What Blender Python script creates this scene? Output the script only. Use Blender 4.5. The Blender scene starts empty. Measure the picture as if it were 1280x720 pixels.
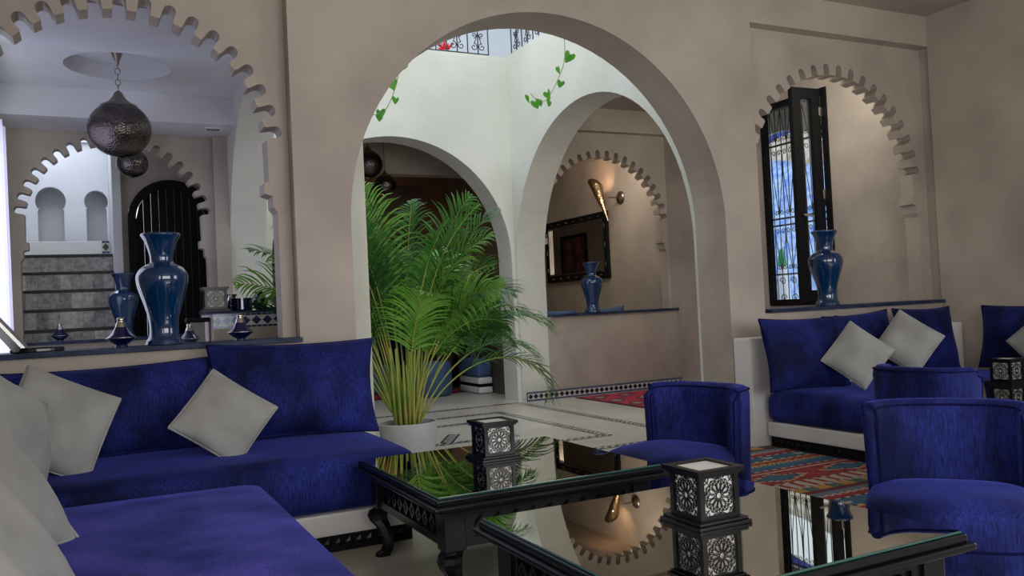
import bpy, bmesh, math, random
from mathutils import Vector, Matrix
from mathutils.geometry import tessellate_polygon
PI = math.pi
S = bpy.context.scene
C = S.collection

# ---------------------------------------------------------------- camera
F_PX, YAW, PITCH, ROLL = 1055.14, 0.461493, 0.0213151, 0.0478993
cd = bpy.data.cameras.new('camera'); cam = bpy.data.objects.new('camera', cd); C.objects.link(cam)
fw = Vector((math.sin(YAW)*math.cos(PITCH), math.cos(YAW)*math.cos(PITCH), math.sin(PITCH)))
rt0 = Vector((math.cos(YAW), -math.sin(YAW), 0)); up0 = rt0.cross(fw)
rt = rt0*math.cos(ROLL) - up0*math.sin(ROLL); up = rt0*math.sin(ROLL) + up0*math.cos(ROLL)
m = Matrix((rt, up, -fw)).transposed().to_4x4(); m.translation = (0, 0, 1.2)
cam.matrix_world = m
cd.sensor_width = 36; cd.lens = 36*F_PX/1280; cd.clip_start = 0.05
S.camera = cam

# ---------------------------------------------------------------- world / light / exposure
S.view_settings.view_transform = 'Standard'; S.view_settings.look = 'None'
S.view_settings.gamma = 1.0; S.view_settings.exposure = 0.0
w = bpy.data.worlds.new('sky'); S.world = w; w.use_nodes = True
wn = w.node_tree.nodes; wl = w.node_tree.links
bg = wn['Background']; bg.inputs['Strength'].default_value = 1.7
tc = wn.new('ShaderNodeTexCoord'); sp = wn.new('ShaderNodeSeparateXYZ'); rp = wn.new('ShaderNodeValToRGB')
wl.new(tc.outputs['Generated'], sp.inputs[0]); wl.new(sp.outputs['Z'], rp.inputs[0]); wl.new(rp.outputs[0], bg.inputs['Color'])
rp.color_ramp.elements[0].color = (0.80, 0.86, 0.90, 1); rp.color_ramp.elements[1].color = (0.55, 0.68, 0.86, 1)

def area(name, loc, rot, sx, sy, power, col, portal=False):
    l = bpy.data.lights.new(name, 'AREA'); l.shape = 'RECTANGLE'; l.size = sx; l.size_y = sy
    l.energy = power; l.color = col
    o = bpy.data.objects.new(name, l); C.objects.link(o); o.location = loc; o.rotation_euler = rot
    if portal: l.cycles.is_portal = True
    return o
H = PI/2
# daylight through the big windows behind the camera and beside it, and through the courtyard's open roof
area('daylight_back_window', (2.6, -2.35, 1.7), (H, 0, 0), 5.0, 2.0, 120, (1.0, 0.965, 0.95))
area('daylight_west_window', (-.90, -.3, 1.75), (H, 0, -H), 2.6, 1.7, 62, (0.96, 0.96, 1.0))
area('daylight_side_window', (7.0, 0.6, 1.9), (H, 0, H), 2.6, 2.2, 50, (0.95, 0.95, 1.0))
area('daylight_court', (3.25, 7.6, 6.2), (0, 0, 0), 2.8, 3.2, 66, (1.0, 1.0, .94))
area('passage_fill', (6.1, 5.74, 3.50), (math.radians(55), 0, 0), 1.6, .3, 24, (1.0, .95, .86))  # added fill for the passage, unseen on the main wall's back, not daylight
area('daylight_left_room', (-1.25, 7.4, 1.9), (H, 0, -H), 2.4, 2.4, 50, (0.88, 0.90, 1.0))
area('daylight_stair_hall', (-0.4, 11.4, 3.9), (0, 0, 0), 0.9, 1.6, 17, (0.85, 0.90, 1.0))
area('portal_window', (7.30, 7.08, 2.2), (H, 0, H), 1.0, 2.4, 1, (1, 1, 1), portal=True)

# ---------------------------------------------------------------- materials
M = {}
def mat(name, col, rough=0.6, metal=0.0, **k):
    m = bpy.data.materials.new(name); m.use_nodes = True
    b = m.node_tree.nodes['Principled BSDF']
    b.inputs['Base Color'].default_value = (*col, 1); b.inputs['Roughness'].default_value = rough
    b.inputs['Metallic'].default_value = metal
    for a, v in k.items():
        a = a.replace('_', ' ')
        if a == 'IOR': a = 'IOR'
        b.inputs[a].default_value = v
    M[name] = m
    return m
def nodes(m): return m.node_tree.nodes, m.node_tree.links, m.node_tree.nodes['Principled BSDF']
def vary(m, c1, c2, scale, detail=4, rough=None, stretch=None, lo=0.35, hi=0.65, bump=0, bscale=None, dist=0.01):
    n, l, b = nodes(m)
    t = n.new('ShaderNodeTexCoord'); mp = n.new('ShaderNodeMapping')
    if stretch: mp.inputs['Scale'].default_value = stretch
    g = n.new('ShaderNodeNewGeometry'); l.new(g.outputs['Position'], mp.inputs[0])
    nz = n.new('ShaderNodeTexNoise'); nz.inputs['Scale'].default_value = scale; nz.inputs['Detail'].default_value = detail
    l.new(mp.outputs[0], nz.inputs['Vector'])
    r = n.new('ShaderNodeValToRGB'); l.new(nz.outputs['Fac'], r.inputs[0]); l.new(r.outputs[0], b.inputs['Base Color'])
    r.color_ramp.elements[0].position = lo; r.color_ramp.elements[1].position = hi
    r.color_ramp.elements[0].color = (*c1, 1); r.color_ramp.elements[1].color = (*c2, 1)
    if bump:
        n2 = n.new('ShaderNodeTexNoise'); n2.inputs['Scale'].default_value = bscale or scale*6; n2.inputs['Detail'].default_value = 5
        l.new(mp.outputs[0], n2.inputs['Vector'])
        bp = n.new('ShaderNodeBump'); bp.inputs['Strength'].default_value = bump; bp.inputs['Distance'].default_value = dist
        l.new(n2.outputs['Fac'], bp.inputs['Height']); l.new(bp.outputs[0], b.inputs['Normal'])
    return m
vary(mat('plaster', (.4, .35, .3), .55), (.36, .31, .262), (.475, .412, .348), 1.6, 6, bump=.25, bscale=14)
vary(mat('plaster_court', (.6, .6, .52), .6), (.60, .60, .52), (.70, .70, .62), 1.2, 5, bump=.2, bscale=12)
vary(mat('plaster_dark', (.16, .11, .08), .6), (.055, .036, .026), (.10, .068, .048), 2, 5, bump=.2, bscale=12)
vary(mat('plaster_white', (.7, .7, .72), .6), (.62, .63, .66), (.72, .73, .76), 1.2, 4, bump=.1, bscale=10)
mat('white_paint', (.72, .71, .69), .4)
vary(mat('floor_stone', (.5, .47, .4), .28), (.46, .42, .34), (.58, .54, .45), 1.3, 6, bump=.04, bscale=20)
vary(mat('sill_slate', (.02, .03, .07), .45, Specular_IOR_Level=.2), (.012, .02, .05), (.03, .045, .10), 8)
def velvet(name, c1, c2):
    m = mat(name, c1, .75); n, l, b = nodes(m)
    b.inputs['Sheen Weight'].default_value = 0.28; b.inputs['Sheen Roughness'].default_value = .35
    b.inputs['Sheen Tint'].default_value = (.16, .20, 1, 1)
    b.inputs['Specular IOR Level'].default_value = .15
    vary(m, c1, c2, 3.2, 7, stretch=(1, 1, .6), lo=.38, hi=.66, bump=.35, bscale=150, dist=.002)
    n2 = n.new('ShaderNodeTexNoise'); n2.inputs['Scale'].default_value = 60; n2.inputs['Detail'].default_value = 4
    mp2 = n.new('ShaderNodeMapping'); mp2.inputs['Scale'].default_value = (2.2, 2.2, .35); g2 = n.new('ShaderNodeNewGeometry')
    l.new(g2.outputs['Position'], mp2.inputs[0]); l.new(mp2.outputs[0], n2.inputs['Vector'])
    mr_ = n.new('ShaderNodeMapRange'); mr_.inputs[1].default_value = .3; mr_.inputs[2].default_value = .7; mr_.inputs[3].default_value = .45; mr_.inputs[4].default_value = 1.5
    l.new(n2.outputs['Fac'], mr_.inputs[0])
    src = b.inputs['Base Color'].links[0].from_socket; vm = n.new('ShaderNodeVectorMath'); vm.operation = 'SCALE'
    l.new(src, vm.inputs[0]); l.new(mr_.outputs[0], vm.inputs['Scale']); l.new(vm.outputs[0], b.inputs['Base Color'])
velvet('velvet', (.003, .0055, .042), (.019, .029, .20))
velvet('velvet_lit', (.010, .011, .09), (.075, .065, .36))  # same velvet, brighter: light on the foreground seat put into its colour
mat('velvet_piping', (.004, .005, .045), .9, Specular_IOR_Level=.1)
vary(mat('linen', (.5, .5, .5), .85, Sheen_Weight=.2), (.27, .27, .255), (.36, .36, .34), 5, 5, bump=.3, bscale=120, dist=.002)
mat('black_wood', (.004, .0045, .0065), .26, Specular_IOR_Level=.28)
mat('black_wood_matt', (.008, .008, .009), .6, Specular_IOR_Level=.12)
mat('table_glass', (.52, .49, .43), .015, 1.0)
mat('glass_edge', (.03, .09, .08), .1, 0, Specular_IOR_Level=.8)
mat('glaze_blue', (.001, .030, .105), .07, 0, Coat_Weight=1.0, Coat_Roughness=.03)
mat('glaze_dark', (.003, .006, .06), .08, 0, Coat_Weight=1.0, Coat_Roughness=.03)
mat('silver', (.62, .58, .52), .22, 1.0)
mat('milk_glass', (.88, .88, .84), .4)
mat('iron', (.012, .014, .016), .5)
vary(mat('pot_white', (.6, .62, .64), .45), (.52, .54, .56), (.6, .62, .64), 4)
mat('soil', (.03, .02, .012), .9)
def leafmat(name, a, b2):
    m = mat(name, a, .42); n, l, b = nodes(m)
    vary(m, a, b2, 7, 3)
    b.inputs['Transmission Weight'].default_value = 0
    tr = n.new('ShaderNodeBsdfTranslucent'); tr.inputs['Color'].default_value = (a[0]*2.5, a[1]*2.2, a[2]*1.5, 1)
    mx = n.new('ShaderNodeMixShader'); mx.inputs[0].default_value = .3
    o = n['Material Output']; l.new(b.outputs[0], mx.inputs[1]); l.new(tr.outputs[0], mx.inputs[2]); l.new(mx.outputs[0], o.inputs['Surface'])
leafmat('palm_leaf', (.020, .095, .017), (.10, .31, .048))
leafmat('palm_leaf_light', (.10, .29, .035), (.28, .52, .11))
leafmat('ivy_leaf', (.05, .25, .02), (.12, .42, .05))
leafmat('red_leaf', (.55, .02, .04), (.75, .05, .08))
vary(mat('palm_stem', (.3, .35, .06), .45), (.22, .38, .05), (.52, .48, .12), 5)
# pierced metal of the pendant lamps
def pierced(name, col, scale, glow=False):
    m = mat(name, col, .22, 1.0); n, l, b = nodes(m)
    g = n.new('ShaderNodeTexCoord'); v = n.new('ShaderNodeTexVoronoi'); v.inputs['Scale'].default_value = scale
    l.new(g.outputs['Object'], v.inputs['Vector'])
    r = n.new('ShaderNodeMath'); r.operation = 'LESS_THAN'; r.inputs[1].default_value = .22; l.new(v.outputs['Distance'], r.inputs[0])
    bp = n.new('ShaderNodeBump'); bp.inputs['Strength'].default_value = .55; bp.inputs['Distance'].default_value = .006
    l.new(v.outputs['Distance'], bp.inputs['Height']); l.new(bp.outputs[0], b.inputs['Normal'])
    t = n.new('ShaderNodeBsdfTransparent'); mx = n.new('ShaderNodeMixShader'); o = n['Material Output']
    l.new(r.outputs[0], mx.inputs[0]); l.new(b.outputs[0], mx.inputs[1]); l.new(t.outputs[0], mx.inputs[2]); l.new(mx.outputs[0], o.inputs['Surface'])
pierced('pierced_metal', (.13, .11, .105), 60)
pierced('pierced_brass', (.35, .25, .15), 38)
mat('bronze', (.30, .26, .22), .3, 1.0)
mt = mat('bulb', (1, .6, .25), .5); mt.node_tree.nodes['Principled BSDF'].inputs['Emission Color'].default_value = (1, .5, .18, 1); mt.node_tree.nodes['Principled BSDF'].inputs['Emission Strength'].default_value = 25
# sheer curtain
m = mat('sheer', (.55, .55, .62), .8); n, l, b = nodes(m)
tr = n.new('ShaderNodeBsdfTranslucent'); tr.inputs['Color'].default_value = (.60, .58, .74, 1)
mx = n.new('ShaderNodeMixShader'); mx.inputs[0].default_value = .6
l.new(b.outputs[0], mx.inputs[1]); l.new(tr.outputs[0], mx.inputs[2]); l.new(mx.outputs[0], n['Material Output'].inputs['Surface'])
# clear window glass
m = mat('window_glass', (1, 1, 1), 0); n, l, b = nodes(m)
tr = n.new('ShaderNodeBsdfTransparent'); tr.inputs['Color'].default_value = (.93, .96, .97, 1)
gl = n.new('ShaderNodeBsdfGlossy'); gl.inputs['Roughness'].default_value = .0
mx = n.new('ShaderNodeMixShader'); mx.inputs[0].default_value = .08
l.new(tr.outputs[0], mx.inputs[1]); l.new(gl.outputs[0], mx.inputs[2]); l.new(mx.outputs[0], n['Material Output'].inputs['Surface'])
mat('mirror', (.75, .72, .68), .02, 1.0)
# face coloured cloth and tile (colour attribute = dye or glaze of each small piece)
def attr(name, rough, **k):
    m = mat(name, (1, 1, 1), rough, **k); n, l, b = nodes(m)
    a = n.new('ShaderNodeAttribute'); a.attribute_name = 'dye'; l.new(a.outputs['Color'], b.inputs['Base Color'])
attr('woven', .95); attr('tilework', .18)
for nm_, a_, b_ in (('zellige', (.28, .275, .25), (.55, .53, .48)), ('zellige_light', (.45, .43, .38), (.70, .67, .60)), ('zellige_grey', (.18, .18, .17), (.42, .41, .39))):
    vary(mat(nm_, a_, .10), a_, b_, 16, 3, bump=.7, bscale=26, dist=.02)
mat('step_edge', (.02, .018, .016), .5)
mat('blue_paint', (.02, .08, .62), .5)
vary(mat('blue_wash', (.05, .2, .7), .7), (.16, .32, .85), (.62, .78, .98), 5, 8, bump=.6, bscale=20, dist=.05)
vary(mat('rock', (.6, .5, .38), .9), (.42, .32, .22), (.85, .74, .60), 2.5, 8, bump=1, bscale=8, dist=.1)
mat('green_cloth', (.02, .3, .12), .8)
mat('white_cloth', (.8, .8, .78), .8)
mat('blue_grey_cloth', (.05, .10, .20), .85)
mat('painting_dark', (.05, .02, .02), .6)
vary(mat('painting', (.1, .03, .03), .6), (.03, .012, .015), (.30, .12, .10), 5)
mat('screen', (.01, .01, .015), .08)
mat('aluminium', (.75, .76, .72), .25, 1.0)
mat('black_gloss', (.01, .01, .012), .08)
mat('brass_tray', (.55, .30, .14), .35, 1.0)
mat('soft_grey', (.25, .24, .23), .6)

# ---------------------------------------------------------------- helpers
def tag(o, label=None, cat=None, group=None, kind=None):
    if label: o['label'] = label
    if cat: o['category'] = cat
    if group: o['group'] = group
    if kind: o['kind'] = kind
    return o
def thing(name, label, cat, loc=(0, 0, 0), rz=0, group=None):
    o = bpy.data.objects.new(name, None); o.empty_display_size = .05; C.objects.link(o)
    o.location = loc; o.rotation_euler = (0, 0, rz)
    return tag(o, label, cat, group)
def link(name, me, parent=None, kind=None, label=None):
    o = bpy.data.objects.new(name, me); C.objects.link(o)
    if parent: o.parent = parent
    if kind: o['kind'] = kind
    if label: o['label'] = label
    return o
def obj(name, bm, material, parent=None, kind=None, smooth=False, label=None, fix=True):
    if fix: bmesh.ops.recalc_face_normals(bm, faces=bm.faces)
    me = bpy.data.meshes.new(name); bm.to_mesh(me); bm.free()
    for x in (material if isinstance(material, (list, tuple)) else [material]):
        me.materials.append(M[x] if isinstance(x, str) else x)
    if smooth: me.polygons.foreach_set('use_smooth', [True]*len(me.polygons))
    return link(name, me, parent, kind, label)
def dup(o, parent=None, **kw):
    c = o.copy(); C.objects.link(c)
    if parent: c.parent = parent
    for ch in o.children: dup(ch, c)
    return c
def box(bm, x0, y0, z0, x1, y1, z1, bev=0, seg=2):
    r = bmesh.ops.create_cube(bm, size=1)
    vs = r['verts']
    for v in vs:
        v.co = Vector(((x0+x1)/2+v.co.x*(x1-x0), (y0+y1)/2+v.co.y*(y1-y0), (z0+z1)/2+v.co.z*(z1-z0)))
    if bev:
        es = list({e for v in vs for e in v.link_edges})
        bmesh.ops.bevel(bm, geom=es, offset=bev, segments=seg, affect='EDGES', profile=.6)
    return bm
def B(*a, **k): return box(bmesh.new(), *a, **k)
def lathe(bm, prof, n=32, z0=0, cx=0, cy=0):
    rings = []
    for r, z in prof:
        if r < 1e-5: rings.append([bm.verts.new((cx, cy, z+z0))])
        else: rings.append([bm.verts.new((cx+r*math.cos(2*PI*i/n), cy+r*math.sin(2*PI*i/n), z+z0)) for i in range(n)])
    for a, b in zip(rings, rings[1:]):
        for i in range(n):
            j = (i+1) % n
            if len(a) == 1 and len(b) == 1: continue
            if len(a) == 1: bm.faces.new((a[0], b[i], b[j]))
            elif len(b) == 1: bm.faces.new((a[i], a[j], b[0]))
            else: bm.faces.new((a[i], a[j], b[j], b[i]))
    return bm
def spline(pts, sub=6):
    out = []
    P = [Vector(p) for p in pts]
    for i in range(len(P)-1):
        p0 = P[max(i-1, 0)]; p1 = P[i]; p2 = P[i+1]; p3 = P[min(i+2, len(P)-1)]
        for k in range(sub):
            t = k/sub
            out.append(.5*((2*p1)+(p2-p0)*t+(2*p0-5*p1+4*p2-p3)*t*t+(3*p1-p0-3*p2+p3)*t**3))
    out.append(P[-1]); return out
def tube(bm, pts, r, n=6, r1=None, cap=True):
    pts = [Vector(p) for p in pts]; rings = []; N = len(pts)
    for i, p in enumerate(pts):
        t = (pts[min(i+1, N-1)]-pts[max(i-1, 0)])
        if t.length < 1e-9: t = Vector((0, 0, 1))
        t.normalize()
        a = t.cross(Vector((0, 0, 1)) if abs(t.z) < .9 else Vector((1, 0, 0))).normalized(); b = t.cross(a)
        rr = r if r1 is None else r+(r1-r)*i/(N-1)
        rings.append([bm.verts.new(p+a*rr*math.cos(2*PI*k/n)+b*rr*math.sin(2*PI*k/n)) for k in range(n)])
    for A, D in zip(rings, rings[1:]):
        for k in range(n):
            bm.faces.new((A[k], A[(k+1) % n], D[(k+1) % n], D[k]))
    if cap: bm.faces.new(rings[0]); bm.faces.new(rings[-1][::-1])
    return bm
def slab(bm, outer, holes, axis, a0, a1):
    """polygon with holes in a vertical plane, extruded from a0 to a1 along axis ('y': coords are x,z; 'x': coords are y,z; 'z': x,y)"""
    loops = [list(outer)]+[list(h) for h in holes]
    def P(u, v, a): return (u, a, v) if axis == 'y' else ((a, u, v) if axis == 'x' else (u, v, a))
    tris = tessellate_polygon([[Vector((u, v, 0)) for u, v in L] for L in loops])
    flat = [p for L in loops for p in L]
    va = [bm.verts.new(P(u, v, a0)) for u, v in flat]; vb = [bm.verts.new(P(u, v, a1)) for u, v in flat]
    for t in tris:
        try: bm.faces.new([va[i] for i in t]); bm.faces.new([vb[i] for i in t][::-1])
        except ValueError: pass
    o = 0
    for L in loops:
        k = len(L)
        for i in range(k):
            j = (i+1) % k
            bm.faces.new((va[o+i], va[o+j], vb[o+j], vb[o+i]))
        o += k
    return bm
def rect(x0, z0, x1, z1): return [(x0, z0), (x1, z0), (x1, z1), (x0, z1)]
def arch(cx, cz, r, zb, n=40, rx=None):
    rx = rx or r
    return [(cx-rx, zb)]+[(cx-rx*math.cos(PI*i/n), cz+r*math.sin(PI*i/n)) for i in range(n+1)]+[(cx+rx, zb)]
def scallop(cx, cz, ro, rt_, pitch, n, hw, zb):
    """outline of the toothed arch opening, left foot to right foot over the top"""
    pts = []
    for k in range(1, n+1):
        a = math.radians(pitch*k)
        er = Vector((math.cos(a), math.sin(a))); et = Vector((-er.y, er.x)); c = Vector((cx, cz))
        d = math.sqrt(rt_**2-hw**2)
        pts.append(c+er*d-et*(hw+.004)); pts.append(c+er*(d+.012)-et*hw)
        rc = hw*.95; base = ro-rc
        for q in range(0, 7):
            t = PI*q/6
            pts.append(c+er*(base+rc*math.sin(t))-et*hw*math.cos(t))
        pts.append(c+er*(d+.012)+et*hw); pts.append(c+er*d+et*(hw+.004))
    jamb = [(.045, zb), (.045, 1.86), (.018, 1.90), (.018, 1.965), (-.03, 1.98), (-.03, 2.05), (0, 2.055)]
    R = [(cx+rt_+o, z) for o, z in jamb]; L = [(cx-rt_-o, z) for o, z in jamb]
    return L+[(p.x, p.y) for p in reversed(pts)]+R[::-1]
def struct(name, bm, material, **k): return obj(name, bm, material, kind='structure', **k)
def rbox(w, d, h, r, dome=0, n=10, sag=0, seed=0):
    """soft upholstered block, origin at base centre"""
    bm = bmesh.new(); rnd = random.Random(seed)
    bmesh.ops.create_cube(bm, size=2)
    bmesh.ops.subdivide_edges(bm, edges=bm.edges[:], cuts=n, use_grid_fill=True)
    ph = [rnd.uniform(0, 6) for _ in range(4)]
    hx, hy, hz = w/2, d/2, h/2
    def remap(t, half):                        # put the extra loops near the rounded edge
        s = 1 if t > 0 else -1; t = abs(t)
        return s*half*(1-(1-t)**1.6)
    for v in bm.verts:
        p = Vector((remap(v.co.x, hx), remap(v.co.y, hy), remap(v.co.z, hz)))
        q = Vector((max(-hx+r, min(hx-r, p.x)), max(-hy+r, min(hy-r, p.y)), max(-hz+r, min(hz-r, p.z))))
        dlt = p-q
        if dlt.length > 1e-6 and (abs(v.co.x) > .999 or abs(v.co.y) > .999 or abs(v.co.z) > .999): p = q+dlt.normalized()*r
        fx = max(0, 1-(p.x/hx)**2); fy = max(0, 1-(p.y/hy)**2)
        if p.z > 0: p.z += dome*(fx**.5)*(fy**.5) + sag*math.sin(3.1*p.x+ph[0])*math.sin(4.3*p.y+ph[1])*fx*fy
        v.co = p+Vector((0, 0, hz))
    return bm
def pillow_bm(w, h, t, n=16, pinch=.10, seed=0, puff=.5):
    """cushion in the x-z plane, thickness along y, origin at its centre"""
    bm = bmesh.new(); rnd = random.Random(seed); ph = [rnd.uniform(0, 6) for _ in range(6)]
    g = {}
    for s in (1, -1):
        for i in range(n+1):
            for j in range(n+1):
                edge = i in (0, n) or j in (0, n)
                if s == -1 and edge: g[s, i, j] = g[1, i, j]; continue
                u = math.sin((i/n*2-1)*H); v = math.sin((j/n*2-1)*H)
                k = max(0, 1-u*u)*max(0, 1-v*v)
                th = t/2*(k**puff)*(1+.10*math.sin(3*u+ph[0])*math.cos(2.4*v+ph[1]))
                x = u*w/2*(1-pinch*(1-v*v)*.0-pinch*.6*(1-abs(v)**2)*abs(u)**3)
                z = v*h/2*(1-pinch*.6*(1-abs(u)**2)*abs(v)**3)
                g[s, i, j] = bm.verts.new((x, s*th+(.006*math.sin(5*u+ph[2])+.006*math.sin(4*v+ph[3])), z))
    for s in (1, -1):
        for i in range(n):
            for j in range(n):
                q = (g[s, i, j], g[s, i+1, j], g[s, i+1, j+1], g[s, i, j+1])
                bm.faces.new(q if s == -1 else q[::-1])
    return bm
def pillow_edge(w, h, n=16, pinch=.10):
    pts = []
    def P(u, v): return (u*w/2*(1-pinch*.6*(1-v*v)*abs(u)**3), 0, v*h/2*(1-pinch*.6*(1-u*u)*abs(v)**3))
    for i in range(n): pts.append(P(math.sin((i/n*2-1)*H), -1))
    for i in range(n): pts.append(P(1, math.sin((i/n*2-1)*H)))
    for i in range(n): pts.append(P(-math.sin((i/n*2-1)*H), 1))
    for i in range(n+1): pts.append(P(-1, -math.sin((i/n*2-1)*H)))
    return pts
def dyed(name, quads, material, parent=None, kind=None, label=None):
    """quads: list of (list of points, colour) -> one mesh with one dye per face"""
    vs, fs, cs = [], [], []
    for pts, c in quads:
        fs.append(list(range(len(vs), len(vs)+len(pts)))); vs += pts; cs += [(*c, 1)]*len(pts)
    me = bpy.data.meshes.new(name); me.from_pydata(vs, [], fs)
    a = me.color_attributes.new('dye', 'FLOAT_COLOR', 'CORNER')
    a.data.foreach_set('color', [x for c in cs for x in c])
    me.materials.append(M[material]); me.update()
    return link(name, me, parent, kind, label)

# ================================================================ STRUCTURE
D0, D1 = 5.30, 5.68          # main wall
PAN = 5.42                   # recessed panels
ARC = 9.52
# ---- main wall
right_rect = rect(4.95, 1.04, 7.16, 3.457)
left_rect = rect(-.80, 1.04, 1.15, 3.457)
bm = slab(bmesh.new(), [(-1.0, 0), (1.50, 0), (1.50, 0.001), (1.50, 0), (1.50, 0)][:2]+arch(3.045, 1.775, 1.54, 0)+[(7.6, 0), (7.6, 4.3), (-1.0, 4.3)], [left_rect, right_rect], 'y', D0, D1)
struct('wall_north', bm, 'plaster')
def panel(name, r, cx, y0, y1, cz, ro, rt_, pitch, n, hw, zb, material='plaster'):
    o = [(r[0], r[1]), (r[2], r[1]), (r[2], r[3]), (r[0], r[3])]
    sc = scallop(cx, cz, ro, rt_, pitch, n, hw, zb)
    struct(name, slab(bmesh.new(), o, [sc], 'y', y0, y1), material)
panel('wall_north_left_arch', (-.80, 1.04, 1.15, 3.457), .20, PAN, 5.59, 2.235, .924, .823, 9.0, 19, .037, 1.0405)
panel('wall_north_right_arch', (4.95, 1.04, 7.16, 3.457), 6.005, PAN, 5.57, 2.15, 1.078, .978, 180/21, 20, .034, 1.0405)
struct('trim_1', B(-.85, 5.26, 1.040, 1.157, 5.64, 1.070, bev=.004), 'sill_slate')
struct('trim_2', B(4.985, 5.26, 1.040, 7.14, 5.64, 1.070, bev=.004), 'sill_slate')
# ---- our room
struct('ceiling', B(-1.0, -2.6, 3.74, 7.4, 5.32, 3.9), 'plaster')
struct('floor', B(-1.6, -2.6, -.1, 7.6, 18.5, 0), 'floor_stone')
struct('wall_right', slab(bmesh.new(), rect(-2.6, 0, 5.30, 3.9), [rect(-.7, .8, 1.9, 3.0)], 'x', 7.124, 7.4), 'plaster')
struct('wall_left', B(-1.15, -2.6, 0, -.95, 5.32, 3.9), 'plaster')
struct('wall_south', slab(bmesh.new(), rect(-1.15, 0, 7.4, 3.9), [rect(.1, .7, 5.1, 3.3)], 'y', -2.6, -2.4), 'plaster')
# ---- courtyard
struct('wall_court_right', slab(bmesh.new(), [(5.68, 0)]+arch(7.73, 1.67, 1.75, 0)+[(9.9, 0), (9.9, 4.3), (5.68, 4.3)], [], 'x', 4.80, 5.20), 'plaster_court')
struct('wall_court_left', slab(bmesh.new(), [(5.68, 0)]+arch(7.73, 1.67, 1.75, 0)+[(9.52, 0), (9.52, 4.3), (5.68, 4.3)], [], 'x', 1.35, 1.72), 'plaster_court')
struct('wall_court_back', slab(bmesh.new(), [(1.35, 0)]+arch(3.27, 1.80, 1.48, 0)+[(4.80, 0), (4.80, 4.3), (1.35, 4.3)], [], 'y', 9.52, 9.90), 'plaster_court')
# ---- left room (behind the left toothed arch) with its stepped ceiling
dome = [(.27+.43*math.cos(2*PI*i/48), 8.05+.43*math.sin(2*PI*i/48)) for i in range(48)]
struct('ceiling_left_room', slab(bmesh.new(), rect(-1.0, 5.68, 1.36, 9.9), [dome], 'z', 3.45, 3.60), 'plaster_white')
struct('ceiling_left_room_recess', B(-.3, 7.5, 3.60, .85, 8.6, 3.68), 'plaster_white')
struct('trim_3', B(-1.0, 5.68, 3.17, 1.36, 6.62, 3.449), 'plaster_white')
struct('trim_4', B(-1.0, 8.87, 3.17, 1.36, 9.51, 3.449), 'plaster_white')
struct('wall_left_room_west', slab(bmesh.new(), rect(5.68, 0, 9.9, 3.6), [rect(6.2, .5, 8.6, 2.95)], 'x', -1.0, -.80), 'plaster_white')
panel('wall_left_room_back', (-1.0, 0, 1.36, 3.6), .25, ARC, 9.68, 2.235, .924, .823, 9.0, 19, .037, 1.0405)
struct('trim_5', B(-.72, 9.46, 1.035, 1.20, 9.72, 1.066, bev=.004), 'sill_slate')
# corner pilaster
struct('trim_6', B(1.20, 9.42, 0, 1.349, 9.519, 3.169), 'plaster')
# ---- stair hall
struct('wall_stair_hall_back', B(-1.4, 12.6, 0, .30, 12.8, 4.3), 'plaster_white')
struct('wall_stair_hall_west', B(-1.4, 9.7, 0, -1.2, 12.6, 4.3), 'plaster_white')
struct('wall_stair_side', B(.24, 10.6, 0, .33, 12.6, 4.3), 'plaster_white')
struct('wall_door', slab(bmesh.new(), [(.33, 0)]+[(.40, 0)]+arch(.87, 2.42, .47, 0, 30)[1:-1]+[(1.34, 0), (2.0, 0), (2.0, 4.3), (.33, 4.3)], [], 'y', 10.8, 11.0), 'plaster')
struct('wall_stair_hall_east', B(1.349, 9.905, 0, 1.6, 10.8, 4.3), 'plaster')
struct('ceiling_stair_hall', slab(bmesh.new(), rect(-1.4, 9.9, 2.0, 12.8), [rect(-.95, 10.5, .1, 12.4)], 'z', 4.3, 4.4), 'plaster_white')
# ---- right room
panel('wall_right_room_back', (5.20, 1.04, 7.20, 3.457), 6.18, ARC, 9.68, 2.20, 1.03, .93, 180/21, 20, .034, 1.0405)
struct('wall_right_room_back_low', B(5.20, 9.40, 0, 7.20, 9.68, 1.035), 'plaster')
struct('wall_right_room_back_high', B(5.20, 9.40, 3.457, 7.20, 9.68, 4.3), 'plaster')
struct('trim_7', B(5.201, 9.36, 1.035, 7.199, 9.70, 1.066, bev=.004), 'sill_slate')
struct('ceiling_right_room', B(5.20, 5.68, 3.76, 7.6, 9.40, 3.9), 'plaster')
struct('wall_right_room_east', slab(bmesh.new(), rect(5.68, 0, 17.2, 4.3), [rect(6.60, 1.05, 7.60, 3.42)], 'x', 7.20, 7.29), 'plaster')
# ---- mirror room
struct('wall_mirror_room_back', B(5.0, 17.0, 0, 7.2, 17.2, 3.8), 'plaster')
struct('wall_mirror_room_west', B(5.02, 9.90, 0, 5.22, 17.0, 3.8), 'plaster')
struct('ceiling_mirror_room', B(5.22, 9.68, 3.46, 7.2, 17.0, 3.6), 'plaster')
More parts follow.
